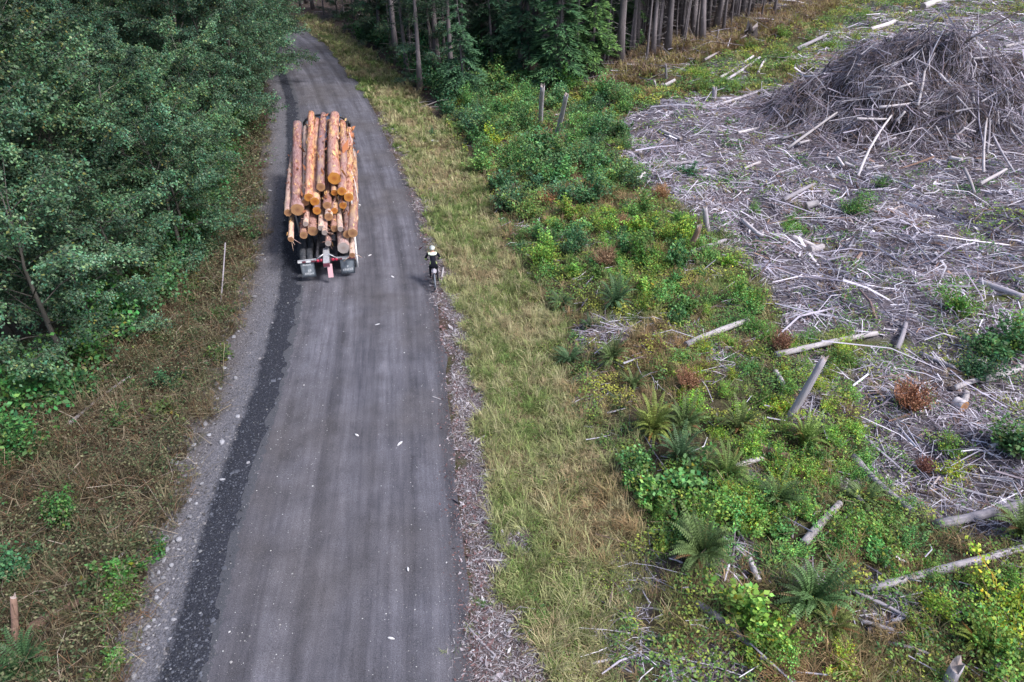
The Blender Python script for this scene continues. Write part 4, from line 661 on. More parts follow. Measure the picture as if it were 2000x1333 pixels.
# ------------------------------------------------------------------ logs, snags and stumps on the cleared ground
def log_mesh(L, r0, r1, seed, bendy=.02, k=12, nr=9, lump=.06, broken=False):
    g = np.random.default_rng(seed); s = np.linspace(0, 1, nr); c = np.stack([np.sin(s * np.pi) * L * bendy * g.normal(), s * L, np.sin(s * np.pi) * L * bendy * g.normal() * .6], 1); ang = np.arange(k) * 2 * np.pi / k
    rad = np.interp(s, [0, 1], [r0, r1])[:, None] * (1 + g.normal(0, lump, (nr, k)) * .6 + g.normal(0, lump, (nr, 1)) * .6)
    V = c[:, None] + np.stack([np.cos(ang)[None] * rad, np.zeros((nr, k)), np.sin(ang)[None] * rad], -1)
    if broken: V[-1, :, 1] += g.normal(0, r1 * .8, k); V[0, :, 1] += g.normal(0, r0 * .25, k)
    V = V.reshape(-1, 3); i0 = (np.arange(nr - 1) * k)[:, None]; a = np.arange(k)[None]; a2 = (a + 1) % k; F = np.stack([i0 + a, i0 + k + a, i0 + k + a2, i0 + a2], -1).reshape(-1, 4)
    V = np.concatenate([V, c[:1], c[-1:]]); m = nr * k; F3 = np.concatenate([np.stack([np.full(k, m), a[0], a2[0]], -1), np.stack([np.full(k, m + 1), (nr - 1) * k + a2[0], (nr - 1) * k + a[0]], -1)])
    me = mk('log', V, F, F3, (), np.concatenate([np.zeros(len(F)), np.ones(2 * k)]).astype(int)); sm = np.ones(len(F) + 2 * k, bool); sm[len(F):] = False; me.polygons.foreach_set('use_smooth', sm); return me
def log_obj(name, P0, P1, r0, r1, m_side, m_end, seed, **kw):
    P0 = Vector(P0); P1 = Vector(P1); d = P1 - P0; me = log_mesh(d.length, r0, r1, seed, **kw); me.materials.append(m_side); me.materials.append(m_end)
    o = link(name, me); o.location = P0; o.rotation_mode = 'QUATERNION'; o.rotation_quaternion = d.to_track_quat('Y', 'Z'); return o
def ground_log(px0, py0, px1, py1, wpx, m, label, name='fallen_log', lift=0., seed=0, stubs=0, **kw):
    a = at(px0, py0); b = at(px1, py1); dep = .5 * (a[1] + b[1]) * math.cos(PITCH) + CAMH * math.sin(PITCH); r = wpx / FPX * dep * .46
    if px0 > 1000 and wpx > 8: lift += .10
    for p in (a, b): p[2] = float(H(p[0], p[1])) + r * .8 + lift
    mid = (a + b) / 2; dz = float(H(mid[0], mid[1])) + r * .4 - mid[2]
    if dz > 0: a[2] += dz; b[2] += dz
    o = log_obj(name, a, b, r, r * .8, M[m], M['end_grey'], seed or int(px0 * 7 + py0), **kw); tag(o, label, 'log')
    if stubs:
        g = np.random.default_rng(int(px0)); L = float(np.linalg.norm(b - a))
        for j in range(stubs):
            yy = g.uniform(.1, .9) * L; an = g.uniform(0, 3.14); d = np.array([math.cos(an), .4, math.sin(an)]); tube_obj('branch_stub', [np.array([0, yy, 0]) + d * r * .6, np.array([0, yy, 0]) + d * (r + g.uniform(.08, .3))], [.022, .012], M[m], o, 6)
    return o
GL = [(1338, 683, 1459, 634, 14, 'wood_pale', 'straight white log lying at the lower corner of the slash', 2), (1512, 703, 1709, 660, 13, 'wood_pale', 'long white log with a leafy middle below the slash', 2), (1463, 877, 1540, 905, 20, 'wood_brown', 'short reddish brown rotten log between the ferns', 0), (1433, 922, 1487, 905, 13, 'wood_pale', 'short white log beside the reddish brown one', 0),
      (1663, 902, 1778, 1008, 17, 'wood_grey', 'mottled grey log slanting down through the lime shrubs', 2), (1652, 963, 1692, 1004, 14, 'wood_grey', 'short grey log next to the mottled slanting log', 0), (1565, 1073, 1637, 993, 18, 'wood_pale', 'thick white slanting log in dry grass', 0), (1823, 1036, 2030, 982, 20, 'wood_grey', 'thick grey log running out of the photo in the lower slash', 2),
      (1694, 1160, 2030, 1070, 17, 'wood_grey', 'longest thin log on the lower slope', 3), (1663, 1163, 1770, 1214, 9, 'wood_grey', 'thin grey pole just below the longest log', 1), (1357, 1188, 1462, 1272, 18, 'wood_grey', 'grey log beside the pale maple saplings', 1), (1478, 1290, 1550, 1345, 15, 'wood_grey', 'grey log cut by the bottom edge of the photo', 0),
      (1460, 1098, 1481, 1144, 14, 'wood_pale', 'stubby pale log beneath the biggest fern', 0), (1428, 1060, 1456, 1106, 5, 'wood_pale', 'thin white stick leading to the stubby pale log', 0), (1678, 1221, 1742, 1240, 10, 'wood_grey', 'short grey log in the dry grass of the bottom corner', 0), (1728, 1264, 1812, 1287, 10, 'wood_grey', 'lowest grey log in the tall dry grass', 0),
      (1778, 1212, 1818, 1265, 10, 'wood_grey', 'grey pole crossing the dry grass below the longest log', 0), (1930, 1312, 1988, 1273, 24, 'wood_grey', 'thick weathered stump piece near the bottom corner', 0), (1858, 768, 1935, 745, 12, 'wood_pale', 'pale log end pointing at the large dry bush', 0), (1915, 752, 2030, 715, 15, 'wood_pale', 'curved pale log at the edge of the photo below the dusky bush', 1),
      (1872, 800, 1884, 776, 15, 'wood_pale', 'small sawn chunk standing beside the orange block', 0), (1512, 733, 1530, 768, 11, 'wood_pale', 'white splintered chunk beside the leaning snag', 0), (1794, 697, 1862, 726, 9, 'wood_grey', 'thin grey log in the slash above the large dry bush', 1), (1748, 692, 1766, 640, 11, 'wood_grey', 'short thick stick in the slash above the thin grey log', 0),
      (1908, 560, 1995, 590, 15, 'wood_grey', 'grey log beside the lone rounded bush', 1), (1348, 502, 1416, 476, 10, 'wood_grey', 'thin grey log above the white one at the slash corner', 0), (1449, 437, 1490, 472, 9, 'wood_pale', 'broken pale branch in the slash beside the low bush', 1), (1483, 484, 1488, 455, 8, 'wood_pale', 'short pale piece propped on the broken branch', 0),
      (1545, 470, 1592, 490, 10, 'wood_pale', 'pale split piece leading to the white sawn block', 0), (1576, 498, 1603, 492, 17, 'wood_pale', 'white sawn block below the low green bush', 0), (1528, 398, 1590, 366, 9, 'wood_grey', 'grey pole above the low green bush', 0), (1572, 412, 1596, 406, 15, 'wood_pale', 'white sawn block right of the low green bush', 0),
      (1452, 333, 1484, 320, 7, 'wood_pale', 'thin pale stick left of the brush pile', 0), (1233, 375, 1258, 345, 9, 'wood_pale', 'white stick at the shrub side of the slash', 0), (1250, 305, 1256, 278, 7, 'wood_pale', 'white stub standing at the shrub side of the slash', 0), (1300, 325, 1370, 318, 7, 'wood_grey', 'grey stick crossing the upper left slash', 0),
      (1290, 258, 1330, 275, 8, 'wood_pale', 'crooked pale branch at the top left of the slash', 1), (1385, 214, 1480, 183, 6, 'wood_grey', 'long thin pole along the upper slash edge', 0), (1440, 225, 1560, 205, 6, 'wood_grey', 'long pole left of the brush pile', 0), (1500, 232, 1540, 218, 11, 'wood_pale', 'pale thick piece left of the brush pile', 0), (1440, 262, 1500, 248, 6, 'wood_pale', 'pale stick in the middle of the upper slash', 0),
      (1290, 170, 1380, 95, 5, 'wood_pale', 'long pale pole leaning over the far green slope', 0), (1375, 122, 1432, 90, 5, 'wood_pale', 'pale pole behind the long leaning one', 0), (1395, 165, 1440, 158, 6, 'wood_grey', 'grey stick in the far log jumble', 0), (1405, 160, 1470, 117, 6, 'wood_pale', 'upper pale pole of the far log jumble', 0), (1415, 168, 1482, 122, 6, 'wood_grey', 'lower pole of the far log jumble', 0), (1295, 172, 1318, 160, 8, 'wood_pale', 'hollow pale log at the left of the far jumble', 0), (1345, 167, 1378, 150, 6, 'wood_grey', 'grey log in the far jumble below the leaning pole', 0), (1385, 143, 1420, 165, 6, 'wood_grey', 'pole crossing the others of the far jumble', 0), (1480, 145, 1495, 118, 5, 'wood_pale', 'short pale stick upslope of the far jumble', 0), (1430, 92, 1520, 48, 4, 'wood_grey', 'thin pole pointing at the dark root stump', 0),
      (1697, 66, 1776, 30, 10, 'wood_pale', 'pale log lying above the brush pile', 1), (1800, 22, 1862, 4, 14, 'wood_pale', 'pale uprooted log at the top of the clearing', 2), (1555, 100, 1618, 70, 8, 'wood_grey', 'grey log upslope left of the brush pile', 0), (1750, 52, 1790, 55, 9, 'wood_pale', 'short pale chunk by the log above the brush pile', 0), (1960, 95, 2040, 75, 7, 'wood_pale', 'pale log behind the brush pile at the photo edge', 0), (1985, 135, 2040, 125, 7, 'wood_grey', 'grey pole right of the brush pile', 0),
      (1880, 900, 1905, 925, 7, 'wood_pale', 'short pale piece in the lower slash', 0), (1930, 880, 1962, 872, 9, 'wood_pale', 'stubby pale log in the lower slash', 0), (1700, 875, 1745, 850, 6, 'wood_grey', 'grey stick above the round lime bush', 0), (1590, 925, 1640, 915, 7, 'wood_grey', 'grey stick above the mottled slanting log', 0), (1790, 1085, 1742, 1092, 6, 'wood_pale', 'thin pale stick uphill of the longest log', 0), (1960, 1130, 1945, 1125, 8, 'wood_pale', 'small pale chip of wood under the longest log', 0),
      (60, 1232, 185, 1168, 20, 'wood_brown', 'old brown log half buried in the left bank', 0), (218, 1108, 246, 1078, 7, 'wood_pale', 'short pale stick beside the bright green bush on the bank', 0), (135, 832, 190, 785, 7, 'wood_grey', 'lower piece of a pale branch lying on the left bank', 0), (190, 786, 258, 738, 6, 'wood_grey', 'upper piece of a pale branch lying on the left bank', 0),
      (925, 868, 948, 853, 5, 'wood_pale', 'short pale stick on the bark strip beside the road', 0), (1150, 1300, 1200, 1290, 7, 'wood_grey', 'grey stick on the round twig heap', 0), (928, 1094, 990, 1098, 5, 'wood_pale', 'pale twig lying across the bark strip', 0), (915, 1228, 968, 1283, 6, 'wood_grey', 'forked dark twig at the road edge near the bottom', 0), (863, 545, 866, 525, 5, 'wood_pale', 'white stick beside the cyclist', 0)]
for a in GL: ground_log(*a[:7], stubs=a[7], broken=a[5] == 'wood_brown')
def snag(px0, py0, px1, py1, wpx, m, label, h, name='snag', k=12):
    """a standing or leaning dead trunk: foot pixel, top pixel, height of the top"""
    a = at(px0, py0); b = at(px1, py1, float(a[2]) + h); dep = a[1] * math.cos(PITCH) + CAMH * math.sin(PITCH); r = wpx / FPX * dep * .5; a = a - np.array([0, 0, .2])
    o = log_obj(name, a, b, r * 1.1, r * .92, M[m], M['end_grey'], int(px0), broken=True, k=k, lump=.04, bendy=.01); return tag(o, label, 'snag')
snag(1056, 242, 1060, 168, 8.5, 'wood_grey', 'straight standing grey snag in the shrub belt', 3.3)
snag(1084, 268, 1106, 186, 8.5, 'wood_grey', 'tilted standing grey snag in the shrub belt', 3.6)
snag(1536, 818, 1609, 700, 14, 'wood_grey', 'thick grey snag leaning over the yellow shrubs', 2.2)
snag(1383, 452, 1376, 404, 10, 'wood_grey', 'short grey snag at the left corner of the slash', 1.4)
snag(1344, 490, 1366, 444, 10, 'wood_brown', 'short leaning brown snag at the left corner of the slash', 1.4)
snag(1852, 1345, 1870, 1300, 24, 'wood_grey', 'splintered grey stump at the bottom edge of the photo', .7, 'stump')
snag(25, 1255, 26, 1165, 13, 'wood_brown', 'old brown post in the corner of the left bank', 1.2, 'old_post')
snag(1394, 195, 1396, 172, 9, 'wood_grey', 'small grey stump at the edge of the far green slope', .9, 'stump')
snag(1302, 152, 1300, 125, 4, 'wood_grey', 'thin standing stub beyond the shrub belt', 1.3)
snag(1283, 175, 1278, 158, 4.5, 'wood_pale', 'short pale stub beyond the shrub belt', .8)
snag(1398, 88, 1403, 58, 3, 'wood_grey', 'thin stub in front of the bare trunks', 1.7)
snag(428, 596, 440, 475, 2.6, 'wood_grey', 'thin pale stick standing out of the left bank', 1.9)
snag(1467, 82, 1467, 56, 26, 'wood_dark', 'dark root stump on the far slope', 1.2, 'stump')
p = at(1862, 793); o = log_obj('sawn_block', p + np.array([0, 0, .18]), p + np.array([.12, -.32, .22]), .19, .19, M['wood_pale'], M['end_tan'], 31); tag(o, 'sawn block with its orange tan face towards the viewer', 'block')
def tuft(n): pass

# ------------------------------------------------------------------ brush pile
def hp(x, y):
    u = (x - PC[0]) / 10.4; v = (y - PC[1]) / 7.2; r = np.sqrt(u * u + v * v) * (1 + .28 * (fbm(x / 3.3, y / 3.3, 140) - .5)); b = np.clip(1 - r, 0, 1) ** .95
    hol = .28 * np.exp(-((x - 27.3) / 1.5) ** 2 - ((y - 43.6) / 1.3) ** 2)
    return 5.7 * b * (1 - hol) + ((fbm(x / 2.0, y / 2.0, 141) - .5) * 2.4 + (vn(x / .7, y / .7, 143) - .5) * .8) * np.clip(b * 4, 0, 1)
bx = np.linspace(PC[0] - 12, PC[0] + 12, 80); by = np.linspace(PC[1] - 9.5, PC[1] + 9.5, 64); BX, BY = np.meshgrid(bx, by); BZ = H(BX, BY) + hp(BX, BY) - .38
i = np.arange(BX.size).reshape(BX.shape); F = np.stack([i[:-1, :-1], i[:-1, 1:], i[1:, 1:], i[1:, :-1]], -1).reshape(-1, 4)
pile = empty('brush_pile', (0, 0, 0)); tag(pile, 'huge grey heap of branches and slash in the clearing', 'brush pile')
link('packed_core', mk('packed_core', np.stack([BX, BY, BZ], -1).reshape(-1, 3), F, None, [M['wood_dark']], smooth=True), pile)
def on_pile(n, Lm, r, cols, lift, bend, flow, tilt):
    a = rng.uniform(0, 6.28, n); q = np.sqrt(rng.random(n)) * 1.02; x = PC[0] + np.cos(a) * q * 10.7; y = PC[1] + np.sin(a) * q * 8.2; z = H(x, y) + hp(x, y) - .32 + rng.random(n) ** 2 * lift
    e = .25; gxx = (hp(x + e, y) - hp(x - e, y)) / (2 * e); gyy = (hp(x, y + e) - hp(x, y - e)) / (2 * e); az = np.where(rng.random(n) < flow, np.arctan2(gyy, gxx) + rng.normal(0, .6, n), vn(x / 2.4, y / 2.4, 144) * 9 + rng.normal(0, .6, n))
    d = unit(np.stack([np.cos(az), np.sin(az), np.clip(gxx * np.cos(az) + gyy * np.sin(az), -1.5, 1.5) + rng.normal(0, tilt, n)], 1)); L = np.exp(rng.normal(math.log(Lm), .4, n))[:, None]; c = np.stack([x, y, z], 1)
    P0, P1 = c - d * L / 2, c + d * L / 2
    for P in (P0, P1): P[:, 2] = np.maximum(P[:, 2], H(P[:, 0], P[:, 1]) + .02)
    rr = r * np.exp(rng.normal(0, .3, n)); V, F, m = sticks(P0, P1, rr, rr * .5, bend, 3); return V, F, None, np.repeat(cols[rng.integers(0, len(cols), n)] * rng.uniform(.5, 1.2, (n, 1)), m, 0)
PG = np.array([[.26, .225, .28], [.19, .16, .20], [.35, .32, .39], [.14, .11, .115], [.45, .42, .47], [.17, .12, .11]])
acc = Acc(); acc.add(*on_pile(17000, 1.0, .012, PG, .5, .13, .35, .35)); acc.add(*on_pile(3600, 1.9, .02, PG, .75, .10, .4, .3)); acc.add(*on_pile(420, 2.2, .04, PG[[0, 2, 4, 3]], .9, .05, .3, .35)); acc.add(*on_pile(300, 1.6, .03, PG[[2, 4]], 1.3, .08, .2, .8))
twl = link('twigs', acc.mesh('twigs', [M['twig']]), pile); twl['kind'] = 'stuff'
def pole(px0, py0, px1, py1, wpx, m='wood_grey', lift=.35):
    pts = []
    for px, py in ((px0, py0), (px1, py1)):
        u = (px - 1000) / FPX; v = (py - 666.5) / FPX; d = np.array([u, math.cos(PITCH) - v * math.sin(PITCH), -math.sin(PITCH) - v * math.cos(PITCH)]); t = _t[_t < 70]
        Q = d[None] * t[:, None]; Zr = CAMH + Q[:, 2]; hit = Zr < H(Q[:, 0], Q[:, 1]) + hp(Q[:, 0], Q[:, 1]) + lift; j = np.argmax(hit) if hit.any() else np.argmin(abs(Q[:, 1] - PC[1])); pts.append(np.array([Q[j, 0], Q[j, 1], Zr[j]]))
    a, b = pts; r = wpx / FPX * 44 * .36; o = log_obj('pole', a, b, r, r * .7, M[m], M['end_grey'], int(px0 + py1), k=8, nr=6, bendy=.015); o.parent = pile; return o
for a in ((1695, 188, 1782, 163, 8, 'wood_pale'), (1725, 137, 1797, 165, 7), (1792, 208, 1806, 140, 8, 'wood_pale'), (1800, 150, 1826, 104, 5), (1675, 345, 1742, 225, 7, 'wood_pale'), (1538, 290, 1635, 220, 8, 'wood_pale'), (1575, 262, 1620, 228, 7), (1525, 272, 1570, 258, 7), (1862, 270, 1900, 293, 8, 'wood_pale'), (1921, 338, 1927, 232, 6, 'wood_pale'), (1928, 300, 1933, 232, 6), (1938, 262, 1982, 338, 6), (1913, 360, 1965, 331, 9, 'wood_pale'), (1884, 330, 1904, 378, 8, 'wood_pale'), (1860, 272, 1907, 231, 6), (1716, 210, 1778, 203, 8, 'wood_pale'), (1672, 232, 1735, 233, 8, 'wood_pale'), (1750, 237, 1768, 218, 8, 'wood_pale'), (1660, 284, 1705, 284, 7), (1713, 284, 1750, 270, 7), (1690, 170, 1722, 172, 6, 'wood_pale'),
          (1720, 135, 1780, 112, 5), (1868, 188, 1910, 235, 5), (1760, 125, 1768, 148, 4), (1800, 95, 1808, 130, 4), (1835, 145, 1860, 170, 7, 'wood_pale'), (1900, 185, 1903, 205, 7, 'wood_pale'), (1915, 200, 1945, 182, 5), (1972, 160, 1980, 190, 5), (1970, 240, 2010, 262, 6), (1972, 250, 2000, 285, 5), (1958, 240, 1978, 210, 5), (1635, 308, 1648, 325, 9, 'wood_pale'), (1650, 318, 1670, 326, 8, 'wood_pale'), (1560, 280, 1580, 275, 8, 'wood_pale'), (1855, 308, 1880, 312, 10, 'wood_pale'), (1690, 330, 1725, 324, 7, 'wood_pale'), (1880, 250, 1905, 258, 7)): pole(*a)
for a in ((1884, 84, 2005, 16, 5, 'wood_dark'), (1895, 97, 2005, 52, 4, 'wood_dark'), (1900, 115, 1962, 106, 6, 'wood_grey')): pole(*a, lift=.6)

# ------------------------------------------------------------------ logging truck with its trailer
TO = Vector((-8.28, 27.42, .10)); TA = R(12.0)
truck = empty('logging_truck', TO, (0, 0, TA)); tag(truck, 'logging truck with trailer driving away on the dirt road', 'truck')
TM = Matrix.Translation(TO) @ Matrix.Rotation(TA, 4, 'Z'); TMI = TM.inverted()
m_frame = mat('dark_steel', (.035, .035, .045), .6, .4); m_rub = mat('tyre_rubber', (.04, .045, .055), .85, .2); m_rim = mat('aluminium_rim', (.5, .51, .53), .35, .5, .8); m_alu = mat('galvanised_steel', (.55, .56, .60), .45, .5, .4)
m_red = mat('red_paint', (.15, .04, .06), .45, .4); m_white = mat('white_paint', (.78, .78, .80), .5, .4); m_lamp = mat('red_lamp_lens', (.45, .03, .07), .2, .6); m_flap = mat('rubber_flap', (.34, .39, .45), .75, .25); m_let = mat('faded_lettering', (.75, .77, .80), .7, .2)
m_blk = mat('black_paint', (.012, .012, .014), .35, .5); m_cab = mat('dark_blue_cab_paint', (.05, .07, .13), .3, .5); m_glass = mat('cab_glass', (.03, .04, .05), .08, .6); m_pink = mat('red_white_plate', (.70, .42, .46), .5, .3)
for mm in (m_flap, m_frame, m_alu, m_rub, m_white):
    t = NT(mm); b0 = tuple(t.b.inputs['Base Color'].default_value)[:3]; nz = t.noise(t.coord('Object'), 6., 6, .7); t.l(t.mix(t.ramp(nz, [(.42, g3(0)), (.72, g3(.55))]), b0, (.20, .19, .20)), t.b.inputs['Base Color'])
def wheel(x, y, parent=truck, r=.51, w=.27, face=1):
    wh = empty('wheel', (x, y, r)); wh.parent = parent
    prof = np.array([(r * .56, -w / 2), (r * .90, -w / 2), (r * .985, -w * .38), (r, -w * .2), (r, w * .2), (r * .985, w * .38), (r * .90, w / 2), (r * .56, w / 2)]); n = 32; a = np.arange(n) * 2 * np.pi / n
    V = np.stack([np.broadcast_to(prof[None, :, 1], (n, 8)), np.cos(a)[:, None] * prof[None, :, 0], np.sin(a)[:, None] * prof[None, :, 0]], -1).reshape(-1, 3); i = np.arange(n * 8).reshape(n, 8); j = np.roll(i, -1, 0)
    F = np.stack([i[:, :-1], i[:, 1:], j[:, 1:], j[:, :-1]], -1).reshape(-1, 4); link('tyre', mk('tyre', V, F, None, [m_rub], smooth=True), wh)
    V, F, F3 = tube([(-w * .42, 0, 0), (w * .2 * face, 0, 0), (w * .36 * face, 0, 0)], [r * .57, r * .57, r * .25], 20); link('rim', mk('rim', V, F, F3, [m_rim]), wh)
    b = Acc()
    for q in range(36):
        an = q * 2 * np.pi / 36; c = np.array([0, math.cos(an) * r * 1.004, math.sin(an) * r * 1.004])
        bm_ = None
        V0 = np.array([[sx * w * .42 + c[0], c[1] + sy * .016 * -math.sin(an) + dr * math.cos(an), c[2] + sy * .016 * math.cos(an) + dr * math.sin(an)] for dr in (-.006, .010) for sy in (-1, 1) for sx in (-1, 1)])
        b.add(V0, [[0, 1, 3, 2], [4, 6, 7, 5], [0, 4, 5, 1], [2, 3, 7, 6], [0, 2, 6, 4], [1, 5, 7, 3]])
    link('tread', b.mesh('tread', [m_rub]), wh); return wh
for y0 in (1.05, 2.35, 12.0, 13.3):
    for sx in (-1, 1):
        wheel(sx * 1.10, y0, face=sx); wheel(sx * .80, y0, face=sx)
for sx in (-1, 1): wheel(sx * 1.02, 17.6, face=sx)
for y0 in (1.05, 2.35, 12.0, 13.3, 17.6): tube_obj('axle', [(-1.0, y0, .51), (1.0, y0, .51)], .07, m_frame, truck)
for sx in (-1, 1):
    bm_obj('frame_rail', box(.10, 3.4, .26, (sx * .42, 1.75, .92), bev=.01), m_frame, truck); bm_obj('frame_rail', box(.10, 8.2, .28, (sx * .42, 14.9, .95), bev=.01), m_frame, truck)
    bm_obj('spring', box(.09, 1.9, .09, (sx * .55, 1.7, .72), bev=.01), m_frame, truck)
for y0 in (.35, 1.7, 3.0): bm_obj('cross_member', box(.9, .12, .2, (0, y0, .90), bev=.01), m_frame, truck)
bm_obj('reach_pole', box(.19, 11.6, .20, (0, 6.6, .86), bev=.012), m_alu, truck)
bm_obj('reach_tail', box(.27, 1.15, .27, (-.02, .12, .97), rot=(R(8), 0, 0), bev=.015), m_alu, truck)
pl = bm_obj('tail_plate', box(.22, .03, .62, (.10, -.50, .62), rot=(R(-14), 0, R(-4)), bev=.006), m_pink, truck)
bm_obj('red_band', box(.28, .06, .16, (-.02, -.47, .90), bev=.006), m_red, truck)
# bumper: outer bars and raised inner struts
def bar(name, a, b, r, m, parent=truck): return tube_obj(name, [a, b], r, m, parent, 6, False)
bm_obj('bumper_bar', box(.80, .07, .09, (-.86, -.05, 1.00), rot=(0, R(-1), 0), bev=.008), m_alu, truck); bm_obj('bumper_bar', box(.86, .07, .09, (.84, -.05, 1.00), bev=.008), m_alu, truck)
bar('bumper_strut', (-.47, -.05, 1.00), (-.12, -.02, 1.22), .028, m_alu); bar('bumper_strut', (.43, -.05, 1.00), (.10, -.02, 1.22), .028, m_alu)
bm_obj('light_bar', box(.95, .05, .17, (-.02, -.02, .93), bev=.006), mat('dusty_maroon_paint', (.10, .055, .075), .6, .3), truck)
for x0 in (-.40, -.24, .26, .41):
    V, F, F3 = tube([(x0, -.05, .94), (x0, -.085, .94), (x0, -.10, .94)], [.070, .066, .04], 14); link('tail_light', mk('tail_light', V, F, F3, [m_lamp], smooth=True), truck)
for c0, c1, mm in ((-1.26, -1.08, m_white), (-1.07, -.92, m_red), (-.91, -.70, m_white), (-.69, -.50, m_red), (.50, .66, m_red), (.67, .88, m_white), (.89, 1.26, m_red)):
    bm_obj('reflector_tape', box(c1 - c0, .012, .075, ((c0 + c1) / 2, -.095, .955)), mm, truck)
def flap(cx, rot, lines):
    f = empty('mud_flap', (cx, -.02, .92), (R(-4), R(rot), 0)); f.parent = truck
    bm = bmesh.new(); n = 8; vs_ = [[bm.verts.new(((i / n - .5) * .62, .03 * math.sin(j / 6 * 2.6) * -1 + .02 * math.sin(i * 1.1), -j / 6 * .74)) for j in range(7)] for i in range(n + 1)]
    for i in range(n):
        for j in range(6): bm.faces.new((vs_[i][j], vs_[i][j + 1], vs_[i + 1][j + 1], vs_[i + 1][j]))
    bmesh.ops.solidify(bm, geom=bm.faces[:], thickness=.014); bm_obj('sheet', bm, m_flap, f, True)
    g = np.random.default_rng(int(cx * 10) + 50); b = Acc()
    for (zc, h, x0, x1, nch) in lines:                       # worn, unreadable lettering: separate strokes
        ww = (x1 - x0) / nch
        for q in range(nch):
            xc = x0 + (q + .5) * ww; hh = h * g.uniform(.7, 1.15); zb = zc - h / 2; yy = -.05
            for (dx, w_, z0, z1) in ((-.25, .22, 0, 1), (.2, .2, g.uniform(0, .4), 1), (0, .7, .4, .55)):
                V = np.array([[xc + (dx - w_ / 2) * ww * .9, yy, zb + hh * z0], [xc + (dx + w_ / 2) * ww * .9, yy, zb + hh * z0], [xc + (dx + w_ / 2) * ww * .9, yy, zb + hh * z1], [xc + (dx - w_ / 2) * ww * .9, yy, zb + hh * z1]]); b.add(V, [[0, 1, 2, 3]])
                yy -= .0012
    link('worn_lettering', b.mesh('worn_lettering', [m_let]), f); return f
flap(-.88, -1, ((-.13, .10, -.20, .17, 8), (-.42, .16, -.02, .14, 2), (-.56, .10, -.17, .22, 6)))
flap(.86, 1, ((-.36, .12, -.04, .06, 1), (-.52, .13, -.23, .23, 6)))
# bunks with stakes that hold the load
for y0, hh in ((2.6, 2.75), (12.6, 2.9)):
    bk = bm_obj('bunk', box(2.5, .26, .26, (0, y0, 1.25), bev=.02), m_frame, truck)
    for sx in (-1, 1):
        sk = tube_obj('stake', [(sx * 1.24, y0, 1.2), (sx * 1.34, y0, hh)], [.055, .035], m_alu, bk, 8)
for y0 in (1.2,): bm_obj('stake_pocket', box(.10, .14, .95, (1.28, y0 - .6, 1.0), bev=.01), m_white, truck)
tube_obj('side_rail', [(1.30, -.05, .45), (1.31, .0, 1.05), (1.33, .5, 1.7), (1.36, 1.4, 2.05)], [.045, .045, .04, .025], m_white, truck, 6)
for y0, zt in ((3.3, 3.75), (8.6, 4.05)):                     # binder wires hanging down the right flank, with white end tags
    tube_obj('binder_wire', [(1.46, y0 + .9, zt - .35), (1.56, y0 + .5, zt - .7), (1.60, y0 + .1, zt - 1.1), (1.60, y0 - .2, zt - 1.6)], .016, m_white, truck, 5)
    bm_obj('binder_tag', box(.09, .05, .26, (1.62, y0 - .25, zt - 1.68), rot=(R(20), R(25), 0), bev=.01), m_white, truck)
# tractor: hidden behind the load apart from the guard
bm_obj('cab', box(2.2, 1.9, 1.75, (0, 15.6, 1.95), bev=.14), m_cab, truck, True)
cb = bm_obj('windscreen', box(1.9, .04, .7, (0, 16.58, 2.35), rot=(R(-12), 0, 0)), m_glass, truck)
for sx in (-1, 1):
    bm_obj('side_window', box(.02, .85, .6, (sx * 1.105, 15.8, 2.35)), m_glass, truck); bm_obj('fuel_tank', box(.5, 1.5, .55, (sx * .95, 15.0, .75), bev=.12), m_alu, truck, True)
    bm_obj('fender', box(.5, 1.25, .12, (sx * 1.02, 17.6, 1.12), bev=.05), m_cab, truck, True); mi_ = bm_obj('mirror', box(.18, .08, .42, (sx * 1.36, 16.5, 2.2), bev=.03), m_blk, truck, True)
    tube_obj('mirror_arm', [(sx * 1.08, 16.4, 2.3), (sx * 1.36, 16.5, 2.3)], .018, m_blk, truck, 6)
    tube_obj('exhaust_stack', [(sx * .98, 14.5, 1.2), (sx * .98, 14.5, 3.05)], .075, m_alu, truck, 12); bm_obj('headlight', box(.3, .06, .2, (sx * .8, 18.62, 1.25), bev=.03), m_white, truck)
bm_obj('hood', box(1.7, 1.9, .95, (0, 17.6, 1.55), bev=.16), m_cab, truck, True); bm_obj('grille', box(1.1, .05, .8, (0, 18.58, 1.5)), m_alu, truck); bm_obj('front_bumper', box(2.4, .25, .4, (0, 18.75, .65), bev=.05), m_alu, truck)
gp = [(-1.22, 14.35, 1.3), (-1.22, 14.35, 2.9)] + [(1.22 * math.cos(math.pi - a_) * 1.0, 14.35, 2.95 + .50 * math.sin(a_)) for a_ in np.linspace(.12, math.pi - .12, 9)] + [(1.22, 14.35, 2.9), (1.22, 14.35, 1.3)]
tube_obj('load_guard', gp, .07, m_blk, truck, 8)

